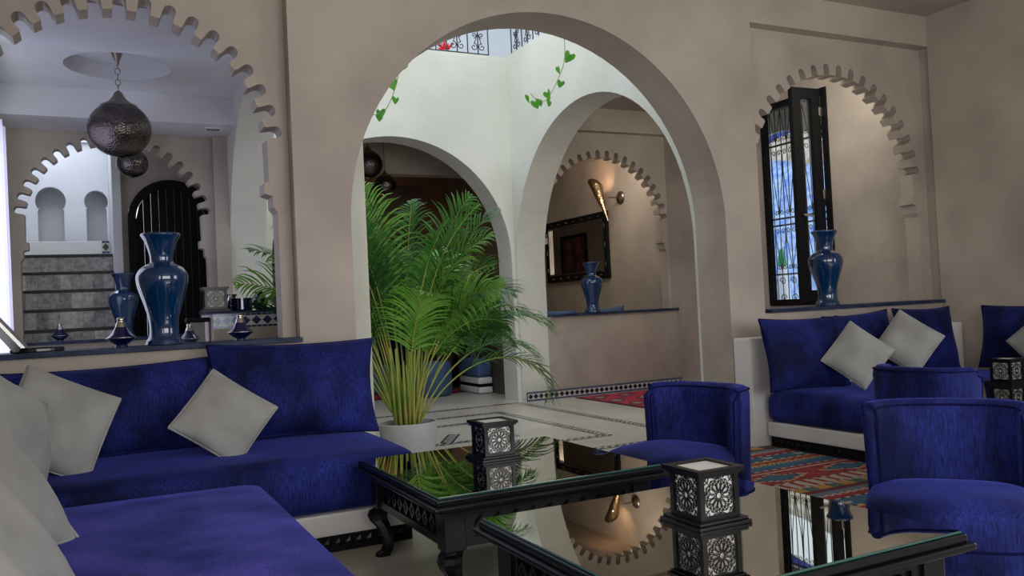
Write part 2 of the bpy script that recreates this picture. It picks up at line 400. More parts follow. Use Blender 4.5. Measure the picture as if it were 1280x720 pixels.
# ---- dark salon behind the back arch
struct('ceiling_salon', B(1.6, 9.90, 3.75, 5.02, 11.2, 3.9), 'plaster')
struct('trim_8', B(1.6, 11.2, 3.12, 5.02, 11.45, 3.9), 'plaster')
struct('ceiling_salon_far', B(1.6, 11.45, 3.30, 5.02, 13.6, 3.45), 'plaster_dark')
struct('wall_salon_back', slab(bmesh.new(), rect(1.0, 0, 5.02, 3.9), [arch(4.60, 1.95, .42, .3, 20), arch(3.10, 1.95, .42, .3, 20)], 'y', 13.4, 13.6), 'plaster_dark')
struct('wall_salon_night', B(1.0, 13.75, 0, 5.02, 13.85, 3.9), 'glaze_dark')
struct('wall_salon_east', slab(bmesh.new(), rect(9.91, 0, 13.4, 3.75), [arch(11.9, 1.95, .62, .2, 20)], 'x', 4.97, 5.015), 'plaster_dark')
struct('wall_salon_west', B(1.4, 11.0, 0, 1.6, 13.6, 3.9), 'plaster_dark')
# ---- upper storey seen through the open roof
struct('floor_upper', slab(bmesh.new(), rect(-1.6, 5.32, 9.0, 12.8), [rect(1.72, 5.68, 4.80, 9.52), rect(-1.0, 10.4, .3, 12.6), rect(7.46, 5.3, 9.1, 12.9)[:0] or rect(8.7, 12.2, 8.8, 12.3)], 'z', 4.301, 4.36), 'plaster_court')
struct('wall_upper_back', B(-1.6, 12.4, 4.36, 9.0, 12.6, 8.0), 'plaster_white')
struct('wall_upper_right', B(7.2, 5.4, 4.36, 7.45, 12.4, 8.0), 'plaster_white')
bm = bmesh.new(); box(bm, 5.62, 10.2, 4.36, 5.92, 10.5, 7.6, bev=.02); box(bm, 5.56, 10.14, 4.36, 5.98, 10.56, 4.5, bev=.02)
struct('trim_9', bm, 'plaster_white')

# ---- mosaic strips in the courtyard floor (small dark and light pieces, one object per strip)
INK = (.012, .018, .035); IVO = (.55, .53, .46); BLU = (.01, .03, .16)
trim_n = [9]
def strip(x0, y0, x1, y1, wd=.095):
    """flat strip: rim line, two rows of alternating pieces, rim line"""
    q = []; z = .003
    dx, dy = x1-x0, y1-y0; L = math.hypot(dx, dy); t = (dx/L, dy/L); s = (-t[1], t[0])
    def P(a, b): return (x0+t[0]*a+s[0]*b, y0+t[1]*a+s[1]*b, z)
    def Q(a0, a1, b0, b1, c): q.append(([P(a0, b0), P(a1, b0), P(a1, b1), P(a0, b1)], c))
    h = wd/2
    Q(0, L, -h, -h*.72, INK); Q(0, L, h*.72, h, INK)
    n = int(L/.036)
    for i in range(n):
        a = L*i/n; b = L*(i+1)/n
        Q(a, b, -h*.72, 0, INK if i % 2 else IVO); Q(a, b, 0, h*.72, IVO if i % 2 else INK)
    trim_n[0] += 1
    o = dyed('trim_%d' % trim_n[0], q, 'tilework', kind='structure')
strip(1.9, 9.36, 4.715, 9.36); strip(4.67, 5.98, 4.67, 9.31); strip(1.9, 5.93, 4.715, 5.93)
strip(2.3, 8.70, 4.135, 8.70); strip(4.09, 6.515, 4.09, 8.655); strip(2.3, 6.47, 4.135, 6.47)
strip(2.6, 8.13, 3.49, 8.13); strip(3.45, 7.09, 3.45, 8.08); strip(2.6, 7.04, 3.49, 7.04)
strip(2.80, 7.10, 3.05, 7.52, .12)
# mosaic skirting of diamonds
def diamond_band(name, x0, x1, y, z0, z1, pitch, edge, dia, ground, parent=None, kind=None):
    q = []; n = max(1, round((x1-x0)/pitch)); p = (x1-x0)/n
    h = z1-z0; e = h*.16
    def R(a0, a1, b0, b1, c, dy=0): q.append(([(a0, y-dy, b0), (a1, y-dy, b0), (a1, y-dy, b1), (a0, y-dy, b1)], c))
    R(x0, x1, z0, z1, ground)
    for i in range(n*2):
        a = x0+p*i/2
        R(a+.002, a+p/2-.002, z1-e, z1-.002, edge, .003); R(a+.002, a+p/2-.002, z0+.002, z0+e, edge, .003)
    cz = (z0+z1)/2; hh = h/2-e-.003
    for i in range(n):
        c = x0+p*(i+.5)
        q.append(([(c-p*.46, y-.003, cz), (c, y-.003, cz-hh), (c+p*.46, y-.003, cz), (c, y-.003, cz+hh)], dia))
    return dyed(name, q, 'tilework', parent, kind)
struct('baseboard_back', B(4.81, 9.378, 0, 7.2, 9.399, .115), 'sill_slate')
diamond_band('baseboard_back_mosaic', 4.81, 7.2, 9.372, 0.004, .112, .075, BLU, INK, IVO, kind='structure')

# ================================================================ SIDE WINDOW (right room) and what lies outside
win = struct('window_1', B(7.24, 6.601, 1.02, 7.285, 7.599, 1.056), 'black_wood_matt')
def part(name, bm, mt_, parent, **k): return obj(name, bm, mt_, parent, **k)
def frame_bm(y0, y1, z0, z1, x0, x1, t):
    bm = bmesh.new()
    slab(bm, rect(y0, z0, y1, z1), [rect(y0+t, z0+t, y1-t, z1-t)], 'x', x0, x1); return bm
part('window_frame', frame_bm(6.60, 7.60, 1.055, 3.415, 7.175, 7.235, .07), 'black_wood_matt', win)
part('window_frame', B(7.18, 6.985, 1.14, 7.23, 7.05, 3.34), 'black_wood_matt', win)
part('glass_pane', B(7.205, 7.05, 1.13, 7.210, 7.53, 3.345), 'window_glass', win)
def leaf(hx, hy, ang, wd, z0, z1):
    """opened casement: hinge at hx, hy; ang is the direction it points in plan"""
    o = thing('window_leaf', None, None); 
    return o
# opened leaf: its own small tree under the window
lf = part('casement', frame_bm(0, .39, 1.10, 3.40, -.028, .028, .115), 'black_wood_matt', win)
lf.location = (7.15, 6.68, 0); lf.rotation_euler = (0, 0, math.radians(88))
g = part('glass_pane', B(-.003, .115, 1.215, .003, .275, 3.285), 'window_glass', lf)
bm = bmesh.new(); tube(bm, [(-.03, .34, 2.02), (-.075, .34, 2.02)], .012, 8); tube(bm, [(-.075, .34, 2.02), (-.075, .24, 2.01)], .011, 8)
part('handle', bm, 'silver', lf, label='silver lever handle')
for z in (1.35, 2.2, 3.1):
    part('hinge', B(-.04, -.02, z, .035, .03, z+.10, bev=.005), 'silver', lf, label='silver hinge')

def scroll(c, r, turns, start, plane, flip=1, n=18):
    pts = []
    for i in range(n+1):
        t = i/n; a = start+flip*turns*2*PI*t; rr = r*(1-.8*t)
        u, v = c[0]+rr*math.cos(a), c[1]+rr*math.sin(a)
        pts.append(plane(u, v))
    return pts
# wrought iron grille outside the window
gr = thing('window_grille', 'black wrought iron grille with scrolls outside the tall black-framed side window', 'grille', (7.34, 7.1, 1.0))
def gp(u, v): return (0, u, v)          # local: y, z
gw, gh = .52, 2.45
for i in range(13):
    y = -gw+2*gw*i/12
    part('bar', tube(bmesh.new(), [gp(y, .02), gp(y, gh)], .006, 6), 'iron', gr)
for z in (.02, .42, 1.00, 1.08, 1.95, gh):
    part('rail', B(-.01, -gw-.02, z-.010, .01, gw+.02, z+.010), 'iron', gr)
bm = bmesh.new()
for i in range(0, 6):
    y = -gw+gw*2*(i+.5)/6
    for z0, z1 in ((.45, 1.0), (1.10, 1.93), (1.97, gh)):
        for s in (-1, 1):
            tube(bm, [gp(y, z0), gp(y+s*.075, (z0+z1)/2+.1), gp(y+s*.082, z1-.08)], .005, 5)
            tube(bm, scroll((y+s*.045, z1-.07), .036, 1.2, 0 if s > 0 else PI, gp, s), .005, 5)
            tube(bm, scroll((y+s*.040, z0+.06), .032, 1.2, 0 if s > 0 else PI, gp, -s), .005, 5)
    tube(bm, scroll((y, .34), .05, 1.3, 0, gp, 1), .006, 5); tube(bm, scroll((y, .14), .05, 1.3, PI, gp, -1), .006, 5)
obj('scrollwork', bm, 'iron', gr, kind='stuff')

aw = struct('wall_outer_arch', slab(bmesh.new(), [(5.2, -1)]+[(5.20, 4.3), (10.5, 4.3), (10.5, -1)], [arch(8.15, 2.0, 1.28, .4, 30)], 'x', 7.98, 8.03), 'plaster_court')
struct('wall_outer_arch_blue', slab(bmesh.new(), [(5.2, -1)]+[(5.20, 4.3), (10.5, 4.3), (10.5, -1)], [arch(8.15, 2.0, 1.279, .4, 30)], 'x', 8.031, 8.22), 'blue_paint')
struct('floor_terrace', B(7.62, 2, -.6, 24, 24, -.5), 'white_paint')
bm = bmesh.new()
for i in range(34):
    for j in range(12):
        pass
def hill(x, y0, y1, z0, z1, bumps, material, name, label, cat, seed=1, thick=1.5):
    rnd = random.Random(seed); bm = bmesh.new(); N, K = 40, 16; g = {}
    ph = [rnd.uniform(0, 6) for _ in range(8)]
    for i in range(N+1):
        for j in range(K+1):
            u = i/N; v = j/K
            top = z1+bumps*(math.sin(7*u+ph[0])+.5*math.sin(17*u+ph[1])+.3*math.sin(31*u+ph[2]))
            d = bumps*.6*(math.sin(13*u+5*v+ph[3])*math.sin(9*v+ph[4])+.6*math.sin(29*u+ph[5])*math.sin(23*v+ph[6]))
            g[i, j] = bm.verts.new((x+thick*v*v+d, y0+(y1-y0)*u, z0+(top-z0)*v))
    back = {}
    for i in range(N+1):
        back[i] = bm.verts.new((x+thick+1.2, y0+(y1-y0)*i/N, z0))
    for i in range(N):
        for j in range(K): bm.faces.new((g[i, j], g[i, j+1], g[i+1, j+1], g[i+1, j]))
        bm.faces.new((g[i, K], back[i], back[i+1], g[i+1, K]))
    tag(obj(name, bm, material, smooth=True, fix=True), label, cat)
hill(17, 9, 26, -.6, 5.2, .25, 'blue_wash', 'blue_wall', 'rough blue-washed wall seen outside through the side window grille', 'wall', 3)
hill(21, 9, 34, -.6, 8.0, .4, 'rock', 'rocky_hill', 'pale tan rocky hill rising behind the blue-washed wall outside the window', 'hill', 5, 3)
# closed parasol and terrace furniture outside
u = thing('closed_parasol', 'closed green and white parasol standing outside beyond the side window grille', 'parasol', (12.1, 12.42, -.72))
part('pole', tube(bmesh.new(), [(0, 0, 0), (0, 0, 2.75)], .025, 8), 'white_paint', u)
part('canopy', lathe(bmesh.new(), [(.02, 2.72), (.07, 2.5), (.11, 2.1), (.15, 1.72), (.10, 1.70), (0, 1.72)], 10), 'white_cloth', u, label='white folded canopy')
part('canopy_band', lathe(bmesh.new(), [(.03, 2.78), (.075, 2.62), (.095, 2.45), (.06, 2.45)], 10), 'green_cloth', u, label='green folded upper cloth')
part('base', lathe(bmesh.new(), [(0, 0), (.25, 0), (.25, .06), (.05, .10), (0, .1)], 16), 'white_paint', u)
tt = thing('terrace_table', 'long white terrace table outside, low behind the side window grille', 'table', (11.0, 11.6, -.5))
part('table_top', B(-.5, -1.3, 1.38, .5, 1.3, 1.44, bev=.01), 'white_paint', tt)
for sx in (-.4, .4):
    for sy in (-1.2, 1.2): part('leg', B(sx-.03, sy-.03, 0, sx+.03, sy+.03, 1.38), 'white_paint', tt)
for k in range(3):
    ch = thing('terrace_chair', ('%s blue chair at the white terrace table outside the side window' % ('leftmost', 'middle', 'rightmost')[2-k]), 'chair', (10.15, 10.8+.75*k, -.5), 0, 'blue terrace chairs')
    part('seat', B(-.22, -.22, .95, .22, .22, 1.0, bev=.01), 'blue_paint', ch)
    part('backrest', B(-.24, -.22, 1.15, -.20, .22, 1.62, bev=.01), 'blue_paint', ch)
    for sx in (-.2, .2):
        for sy in (-.2, .2): part('leg', B(sx-.02, sy-.02, 0, sx+.02, sy+.02, .95 if sx > 0 else 1.6), 'blue_paint', ch)

# ================================================================ DARK ARCHED DOOR and STAIRS
dr = struct('door_1', slab(bmesh.new(), [(.40, 0)]+arch(.87, 2.42, .469, 0, 30)[1:-1]+[(1.34, 0)], [[(.485, 0.02)]+arch(.87, 2.42, .385, 0.02, 24)[1:-1]+[(1.255, 0.02)]], 'y', 10.72, 10.86), 'black_wood_matt')
for k in range(9):
    x0 = .487+.0853*k; x1 = x0+.0815; pts = []
    for x in (x0, (x0+x1)/2, x1):
        pts.append((x, 2.42+math.sqrt(max(0, .383**2-(x-.87)**2))))
    part('plank', slab(bmesh.new(), [(x0, .02), (x1, .02)]+pts[::-1], [], 'y', 10.80+.004*(k % 2), 10.85), 'black_wood_matt', dr)
part('handle', tube(bmesh.new(), [(.60, 10.74, 1.15), (.60, 10.74, 1.32)], .012, 8), 'bronze', dr)

st = tag(thing('staircase', None, None), kind='structure')
st['label'] = 'staircase with glossy grey zellige risers and dark step edges'
Y0 = 10.2
for k in range(9):
    z1 = .966+.22*(k-3) + .0; y = Y0+.28*(k-4)
    if z1 < .2: continue
for k in range(-3, 4):
    zt = 1.186+.2195*k; y = Y0+.28*k
    if y < 9.75: continue
    bm = bmesh.new(); box(bm, -1.0, y, 0, .235, y+.30, zt-.03); part('step', bm, 'zellige', st)
    part('step_edge', B(-1.0, y-.02, zt-.033, .236, y+.30, zt, bev=.004), 'step_edge', st)
    n = 11
    for i in range(n):
        a = -1.0+1.235*i/n
        rr = random.Random(k*31+i); zm = 'zellige' if rr.random() < .4 else ('zellige_light' if rr.random() < .6 else 'zellige_grey')
        part('riser_tile', B(a+.003, y-.006-rr.uniform(0, .004), zt-.2195+.004, a+1.235/n-.003, y+.004, zt-.037), zm, st)
zt = 1.186+.2195*4; y = Y0+.28*4
part('landing', B(-1.2, y, 0, .235, 12.6, zt-.03), 'zellige', st)
for i in range(11):
    a = -1.0+1.235*i/11; part('riser_tile', B(a+.003, y-.006, zt-.215, a+1.235/11-.003, y+.004, zt-.037), 'zellige', st)
part('step_edge', B(-1.0, y-.02, zt-.033, .236, y+.3, zt, bev=.004), 'step_edge', st)
# white parapet with mosaic strip at the head of the stairs
pw = struct('wall_stair_parapet', B(-1.19, 12.0, zt, .235, 12.15, zt+.22, bev=.01), 'white_paint')
q = diamond_band('mosaic_strip', -.95, .20, 11.985, zt-.0+.005, zt+.055, .09, INK, INK, IVO, kind='structure')
q.name = 'trim_20'
diamond_band('trim_21', .13, .22, 11.984, zt+.06, zt+.22, .09, BLU, INK, IVO, kind='structure')
# keyhole niches in the white wall
def keyhole(cx, zb, w_, zc, r):
    p = [(cx-w_, zb), (cx-w_, zc-r*.75), (cx-w_*.86, zc-r*.55)]
    a0 = math.radians(-32)
    for i in range(25):
        a = PI-a0-(PI-2*a0)*i/24
        p.append((cx+r*math.cos(a)*1.0, zc+r*math.sin(a)*1.05))
    return p+[(cx+w_*.86, zc-r*.55), (cx+w_, zc-r*.75), (cx+w_, zb)]
struct('wall_niche_screen', slab(bmesh.new(), rect(-1.19, zt+.22, .238, 3.6), [keyhole(-.44, zt+.24, .15, 2.83, .175), keyhole(.085, zt+.24, .12, 2.83, .14)], 'y', 12.3, 12.42), 'plaster_white')
struct('wall_niche_head', B(-1.19, 12.25, 3.6, .238, 12.42, 4.3), 'plaster_white')

# ================================================================ CURTAINS
def curtain(name, label, x, y0, y1, z0, z1, amp, waves, lean=0):
    bm = bmesh.new(); N = waves*10; K = 12; g = {}
    for i in range(N+1):
        for j in range(K+1):
            u, v = i/N, j/K
            pinch = 1-.25*math.sin(PI*(1-v))*lean
            yy = y0+(y1-y0)*u*pinch
            g[i, j] = bm.verts.new((x+amp*math.sin(2*PI*waves*u)*(.6+.4*v)+lean*.12*math.sin(PI*v), yy, z0+(z1-z0)*(1-v)))
    for i in range(N):
        for j in range(K): bm.faces.new((g[i, j], g[i+1, j], g[i+1, j+1], g[i, j+1]))
    tag(obj(name, bm, 'sheer', smooth=True, fix=False), label, 'curtain')
curtain('sheer_curtain', 'white sheer curtain at the far left edge, hanging beside the left toothed arch', -.66, 6.2, 8.75, .05, 2.98, .045, 9)
curtain('sheer_curtain', 'narrow white sheer curtain behind the far toothed arch, left of the staircase', -.76, 9.85, 10.7, .05, 3.2, .035, 5)

# ================================================================ VASES, TAGINES, LANTERNS
def vase(label, loc, mt_='glaze_blue', s=1.0, group='tall blue baluster vases'):
    k = [(.0, 0), (.098, 0), (.103, .012), (.098, .03), (.083, .055), (.080, .10), (.088, .17), (.110, .25), (.136, .33), (.146, .385), (.142, .42), (.118, .455), (.084, .475), (.068, .485), (.064, .50), (.066, .53), (.076, .57), (.092, .615), (.108, .642), (.112, .652), (.108, .660), (.100, .655), (.085, .61), (.06, .56), (.055, .50), (0, .49)]
    pr_ = [(p.x*s, p.y*s) for p in spline([(a, b, 0) for a, b in k], 3)]
    pr_[0] = (0, 0)
    o = obj('vase', lathe(bmesh.new(), [(max(0, a), b) for a, b in pr_], 48), mt_, smooth=True)
    o.location = loc; return tag(o, label, 'vase', group)
vase('large glossy blue vase on the left window ledge, nearest the viewer', (.375, 5.42, 1.070))
vase('blue vase on the right ledge in front of the tall black-framed side window', (5.80, 5.43, 1.070))
vase('small-looking distant blue vase on the ledge below the wall mirror', (5.90, 9.50, 1.066))
vase('dark vase half hidden left of the large vase, by the dark arched door', (.285, 9.50, 1.066))
def tagine(label, loc, s=1.0, mt_='glaze_dark', group='blue and silver tagines'):
    t = thing('tagine', label, 'tagine', loc, 0, group)
    a = [(0, 0), (.036, 0), (.034, .010), (.030, .014), (.055, .030), (.080, .050), (.083, .054), (.078, .056), (0, .056)]
    obj('base', lathe(bmesh.new(), [(x*s, z*s) for x, z in a], 32), 'glaze_dark', t, smooth=False)
    b = [(0, .056), (.076, .056), (.074, .060), (.058, .075), (.043, .095), (.031, .118)]
    obj('lid', lathe(bmesh.new(), [(x*s, z*s) for x, z in b], 32), mt_, t, smooth=True)
    c = [(.0315, .117), (.024, .140), (.018, .150), (.020, .155), (.022, .162), (.018, .170), (0, .173)]
    obj('finial', lathe(bmesh.new(), [(x*s, z*s) for x, z in c], 24), 'silver', t, smooth=True, label='silver knob and collar')
    obj('rim', lathe(bmesh.new(), [(.076*s, .0545*s), (.0835*s, .0525*s), (.0835*s, .0575*s), (.076*s, .0575*s)], 32), 'silver', t, smooth=True, label='silver rim')
    return t
tagine('blue tagine with silver knob on the ledge, left of the large vase', (.142, 5.40, 1.070))
tagine('blue tagine with silver knob on the ledge, right of the large vase', (.802, 5.36, 1.070), .93)
tagine('small far tagine standing alone in front of the staircase', (-.30, 9.50, 1.066), 1.0)
# ---- moorish lantern
def ribbon(bm, pts, wd, t=.003, close=False):
    """flat strap following 2d pts (x,z), thickness along y from 0 to -t"""
    P = [Vector(p) for p in pts]
    if close: P.append(P[0])
    for a, b in zip(P, P[1:]):
        d = b-a
        if d.length < 1e-6: continue
        d.normalize(); s = Vector((-d.y, d.x))*wd/2; a2 = a-d*wd*.3; b2 = b+d*wd*.3
        v = [bm.verts.new((q.x, y, q.y)) for y in (0, -t) for q in (a2-s, b2-s, b2+s, a2+s)]
        bm.faces.new((v[4], v[5], v[6], v[7])); bm.faces.new((v[0], v[4], v[7], v[3])); bm.faces.new((v[1], v[2], v[6], v[5]))
        bm.faces.new((v[0], v[1], v[5], v[4])); bm.faces.new((v[3], v[7], v[6], v[2]))
def lattice_bm(w_, h_):
    bm = bmesh.new(); s = w_/2; q = h_/2
    def V(r, a): return (r*s*math.cos(a), r*q*math.sin(a))
    ribbon(bm, [V(.17, 2*PI*i/16) for i in range(16)], .0024, close=True)
    for k in range(12):
        a = 2*PI*k/12; da = PI/12
        ribbon(bm, [V(.20, a), V(.36, a-da*.72), V(.52, a-da*.80), V(.64, a-da*.5), V(.70, a), V(.64, a+da*.5), V(.52, a+da*.80), V(.36, a+da*.72)], .0024, close=True)
        b = a+da
        ribbon(bm, [V(.57, b), V(.76, b-.001)], .0024)
        ribbon(bm, [V(.70, a), V(.84, b), V(.70, a+2*da)], .0024)
        ribbon(bm, [V(.84, b), V(.93, a+2*da), V(.84, b+2*da)], .0024)
        ribbon(bm, [V(.70, a), V(.93, a)], .0022)
    for sx in (-1, 1):
        for sz in (-1, 1):
            c = lambda x, z: (sx*s*x, sz*q*z)
            ribbon(bm, [c(.62, .99), c(.70, .80), c(.80, .70), c(.99, .62)], .0024)
            ribbon(bm, [c(.99, .99), c(.78, .78), c(.66, .66)], .0024)
            ribbon(bm, [c(.80, .99), c(.90, .84), c(.84, .90), c(.99, .80)], .0024)
            ribbon(bm, [c(.40, .99), c(.30, .90), c(.0, .93)], .0022); ribbon(bm, [c(.99, .40), c(.90, .30), c(.93, .0)], .0022)
    ribbon(bm, [(-s, -q), (s, -q), (s, q), (-s, q)], .005, close=True)
    return bm
def lantern_proto(loc, label, rz=0, wood='black_wood'):
    t = thing('lantern', label, 'lantern', loc, rz, 'carved black box lanterns')
    W = .078; Hh = .185
    bm = bmesh.new(); box(bm, -.105, -.105, 0, .105, .105, .012, bev=.003); box(bm, -.097, -.097, .012, .097, .097, .022, bev=.003)
    obj('base', bm, wood, t)
    bm = bmesh.new()
    for sx in (-1, 1):
        for sy in (-1, 1): box(bm, sx*(W-.009)-.009, sy*(W-.009)-.009, .022, sx*(W-.009)+.009, sy*(W-.009)+.009, Hh-.016)
    for s in (-1, 1):
        for z in (.022, Hh-.028):
            box(bm, -W+.018, s*(W-.007)-.007, z, W-.018, s*(W-.007)+.007, z+.012)
            box(bm, s*(W-.007)-.007, -W+.018, z, s*(W-.007)+.007, W-.018, z+.012)
    obj('frame', bm, wood, t)
    bm = bmesh.new(); slab(bm, rect(-.094, -.094, .094, .094), [rect(-.070, -.070, .070, .070)], 'z', Hh-.016, Hh-.002)
    slab(bm, rect(-.086, -.086, .086, .086), [rect(-.070, -.070, .070, .070)], 'z', Hh-.024, Hh-.016)
    obj('rim', bm, wood, t)
    obj('top_glass', B(-.070, -.070, Hh-.016, .070, .070, Hh-.008), 'milk_glass', t, label='frosted glass lid')
    lat = lattice_bm(2*(W-.016), Hh-.062)
    first = None
    for k in range(4):
        if first is None:
            o = obj('lattice_panel', lat, wood, t); first = o
            p = obj('glass_pane', B(-W+.017, .006, -(Hh-.06)/2, W-.017, .009, (Hh-.06)/2), 'milk_glass', o, label='white frosted pane')
        else: o = dup(first, t)
        a = k*H; d = W-.006
        o.location = (d*math.sin(a), -d*math.cos(a), .022+(Hh-.038)/2); o.rotation_euler = (0, 0, a)
    return t
def relabel(t, label, loc, rz=0, sc=1):
    t['label'] = label; t.location = loc; t.rotation_euler = (0, 0, rz); t.scale = (sc,)*3; return t
TZ = .470
L1 = lantern_proto((1.715, 3.735, TZ), 'carved black lantern on the further glass-topped table', 0)
relabel(dup(L1), 'carved black lantern on the nearest glass-topped table', (1.765, 2.215, TZ))
relabel(dup(L1), 'distant carved black lantern on the dark table at the right edge', (5.90, 3.90, TZ))
relabel(dup(L1), 'carved black lantern on the tiled counter, right of the large blue vase', (.815, 6.62, 1.262))
relabel(dup(L1), 'small lantern partly hidden behind the larger lantern on the tiled counter', (.96, 7.06, 1.262), 0, .75)

# ================================================================ TILED COUNTER in the left room
ct = thing('tiled_counter', 'pale plaster counter with blue and white tile band in the left room', 'counter', (0, 0, 0))
part('body', B(.79, 6.55, 0, 1.70, 7.30, 1.245), 'plaster', ct)
part('counter_top', B(.78, 6.53, 1.245, 1.70, 7.32, 1.262, bev=.003), 'sill_slate', ct)
diamond_band('tile_band', .79, .975, 6.545, 1.135, 1.243, .062, (.10, .22, .50), (.08, .18, .45), (.45, .50, .58), ct)
diamond_band('tile_band', .978, 1.70, 6.545, 1.135, 1.243, .078, (.012, .02, .07), (.010, .025, .09), (.60, .62, .60), ct)
pd = thing('pedestal', 'low grey-brown pedestal between the large vase and the tiled counter', 'pedestal', (.705, 6.78, 0))
part('column', B(-.045, -.06, 0, .045, .06, 1.19), 'soft_grey', pd); part('top', B(-.085, -.09, 1.19, .08, .09, 1.225, bev=.01), 'black_wood_matt', pd)
bx = tag(obj('blue_jar', lathe(bmesh.new(), [(0, 0), (.075, 0), (.078, .01), (.078, .082), (.081, .085), (.081, .095), (.07, .095), (.068, .01), (0, .01)], 32), 'glaze_dark', smooth=False), 'low round dark blue jar on the tiled counter', 'jar'); bx.location = (1.01, 6.64, 1.262)
bx = tag(obj('blue_pot', lathe(bmesh.new(), [(r*.8, z*.8) for r, z in [(0, 0), (.04, 0), (.045, .01), (.075, .06), (.08, .09), (.06, .125), (.04, .14), (.045, .165), (.07, .175), (.065, .178), (.03, .15), (0, .14)]], 28), 'glaze_dark', smooth=True), 'round dark blue pot with flared neck, rightmost on the tiled counter', 'pot'); bx.location = (1.16, 6.72, 1.262)
tagine('blue tagine with silver knob on the tiled counter, behind the round jar', (.945, 6.75, 1.262), .72)
tagine('dark tagine beside the pedestal, peeking out right of the large vase', (.60, 6.3, 1.03), .9)
sh = thing('low_shelf', 'low pale shelf behind the ledge, under the dark tagine', 'shelf', (.60, 6.3, 0)); part('body', B(-.16, -.12, 0, .14, .12, 1.03), 'plaster', sh)
by = thing('brass_tray', 'copper tray at the right end of the tiled counter', 'tray', (1.27, 6.80, 1.262))
part('dish', lathe(bmesh.new(), [(0, 0), (.10, 0), (.13, .02), (.125, .022), (.098, .004), (0, .004)], 28), 'brass_tray', by)

# ---- flat screen on an oval base, far left on the ledge
sc = thing('tilted_screen', 'slim black flat screen tilted back on a low oval base, left end of the ledge', 'screen', (-.47, 5.43, 1.070))
bm = bmesh.new(); slab(bm, [(-.188, .370), (-.188, .415), (.115, .028), (.10, .008), (.078, .008)], [], 'y', -.14, .14)
part('display', bm, 'screen', sc)
bm = bmesh.new(); slab(bm, [(-.186, .418), (-.172, .424), (.135, .030), (.115, .028)], [], 'y', -.142, .142)
part('bezel', bm, 'aluminium', sc, label='bright aluminium edge')
bm = lathe(bmesh.new(), [(0, 0), (.13, 0), (.135, .006), (.135, .02), (.125, .028), (0, .03)], 36)
bs = part('base', bm, 'black_gloss', sc, label='glossy black oval base'); bs.location = (.185, 0, 0); bs.scale = (1, .7, .9)

# ================================================================ PENDANTS
def pendant(label, x, y, zc, r, zt, neck=1.0):
    t = thing('pendant_lamp', label, 'lamp', (x, y, zt), 0, 'pierced metal globe pendants')
    def Z(z): return z-zt
    prof = [(0, -r*.98)]
    for i in range(1, 17):
        a = -H+ (H+math.radians(52))*i/16
        prof.append((r*math.cos(a), r*.93*math.sin(a)))
    o = obj('globe', lathe(bmesh.new(), prof, 48), 'pierced_metal', t, smooth=True); o.location = (0, 0, Z(zc))
    rr, zz = prof[-1]
    nk = [(rr*1.0, zz), (rr*.93, zz+.02*neck), (rr*.62, zz+r*.16), (rr*.34, zz+r*.34), (rr*.2, zz+r*.52), (.012, zz+r*.58), (0, zz+r*.6)]
    o = obj('neck', lathe(bmesh.new(), nk, 32), 'bronze', t, smooth=True, label='plain bronze neck'); o.location = (0, 0, Z(zc))
    top = Z(zc)+zz+r*.58
    bm = bmesh.new(); z = top; k = 0
    while z < -.16 and k < 40:
        L_ = r*.19; c = z+L_/2
        pts = [((L_*.42*math.cos(2*PI*i/12) if k % 2 else 0), (0 if k % 2 else L_*.42*math.cos(2*PI*i/12)), c+L_*.6*math.sin(2*PI*i/12)) for i in range(13)]
        tube(bm, pts, .004, 5, cap=False); z += L_; k += 1
        if k >= 4 and z < -.3: tube(bm, [(0, 0, z), (0, 0, -.12)], .006, 6); break
    obj('chain', bm, 'bronze', t)
    obj('ceiling_cup', lathe(bmesh.new(), [(0, 0), (.06, 0), (.05, -.02), (.02, -.10), (.008, -.14), (0, -.14)], 24), 'bronze', t, smooth=True)
    return t
pendant('large pierced metal globe lamp hanging in the left room', .262, 8.05, 2.90, .258, 3.60)
pendant('smaller dark globe lamp hanging just behind the large globe', .40, 9.15, 2.80, .150, 3.17)
pendant('pierced metal globe lamp in the dark salon, left edge of the courtyard arch', 3.27, 10.6, 3.13, .19, 3.75)
pendant('dim globe lamp deeper in the dark salon behind the palm tips', 3.62, 11.0, 2.93, .15, 3.75)
# ceiling vent
v = thing('ceiling_vent', 'small square vent in the ceiling of the left room', 'vent', (1.17, 9.1, 3.17))
part('frame', slab(bmesh.new(), rect(-.09, -.09, .09, .09), [rect(-.065, -.065, .065, .065)], 'z', -.012, 0), 'white_paint', v)
for k in range(4): part('slat', B(-.065, -.055+.032*k, -.008, .065, -.042+.032*k, -.002), 'soft_grey', v)

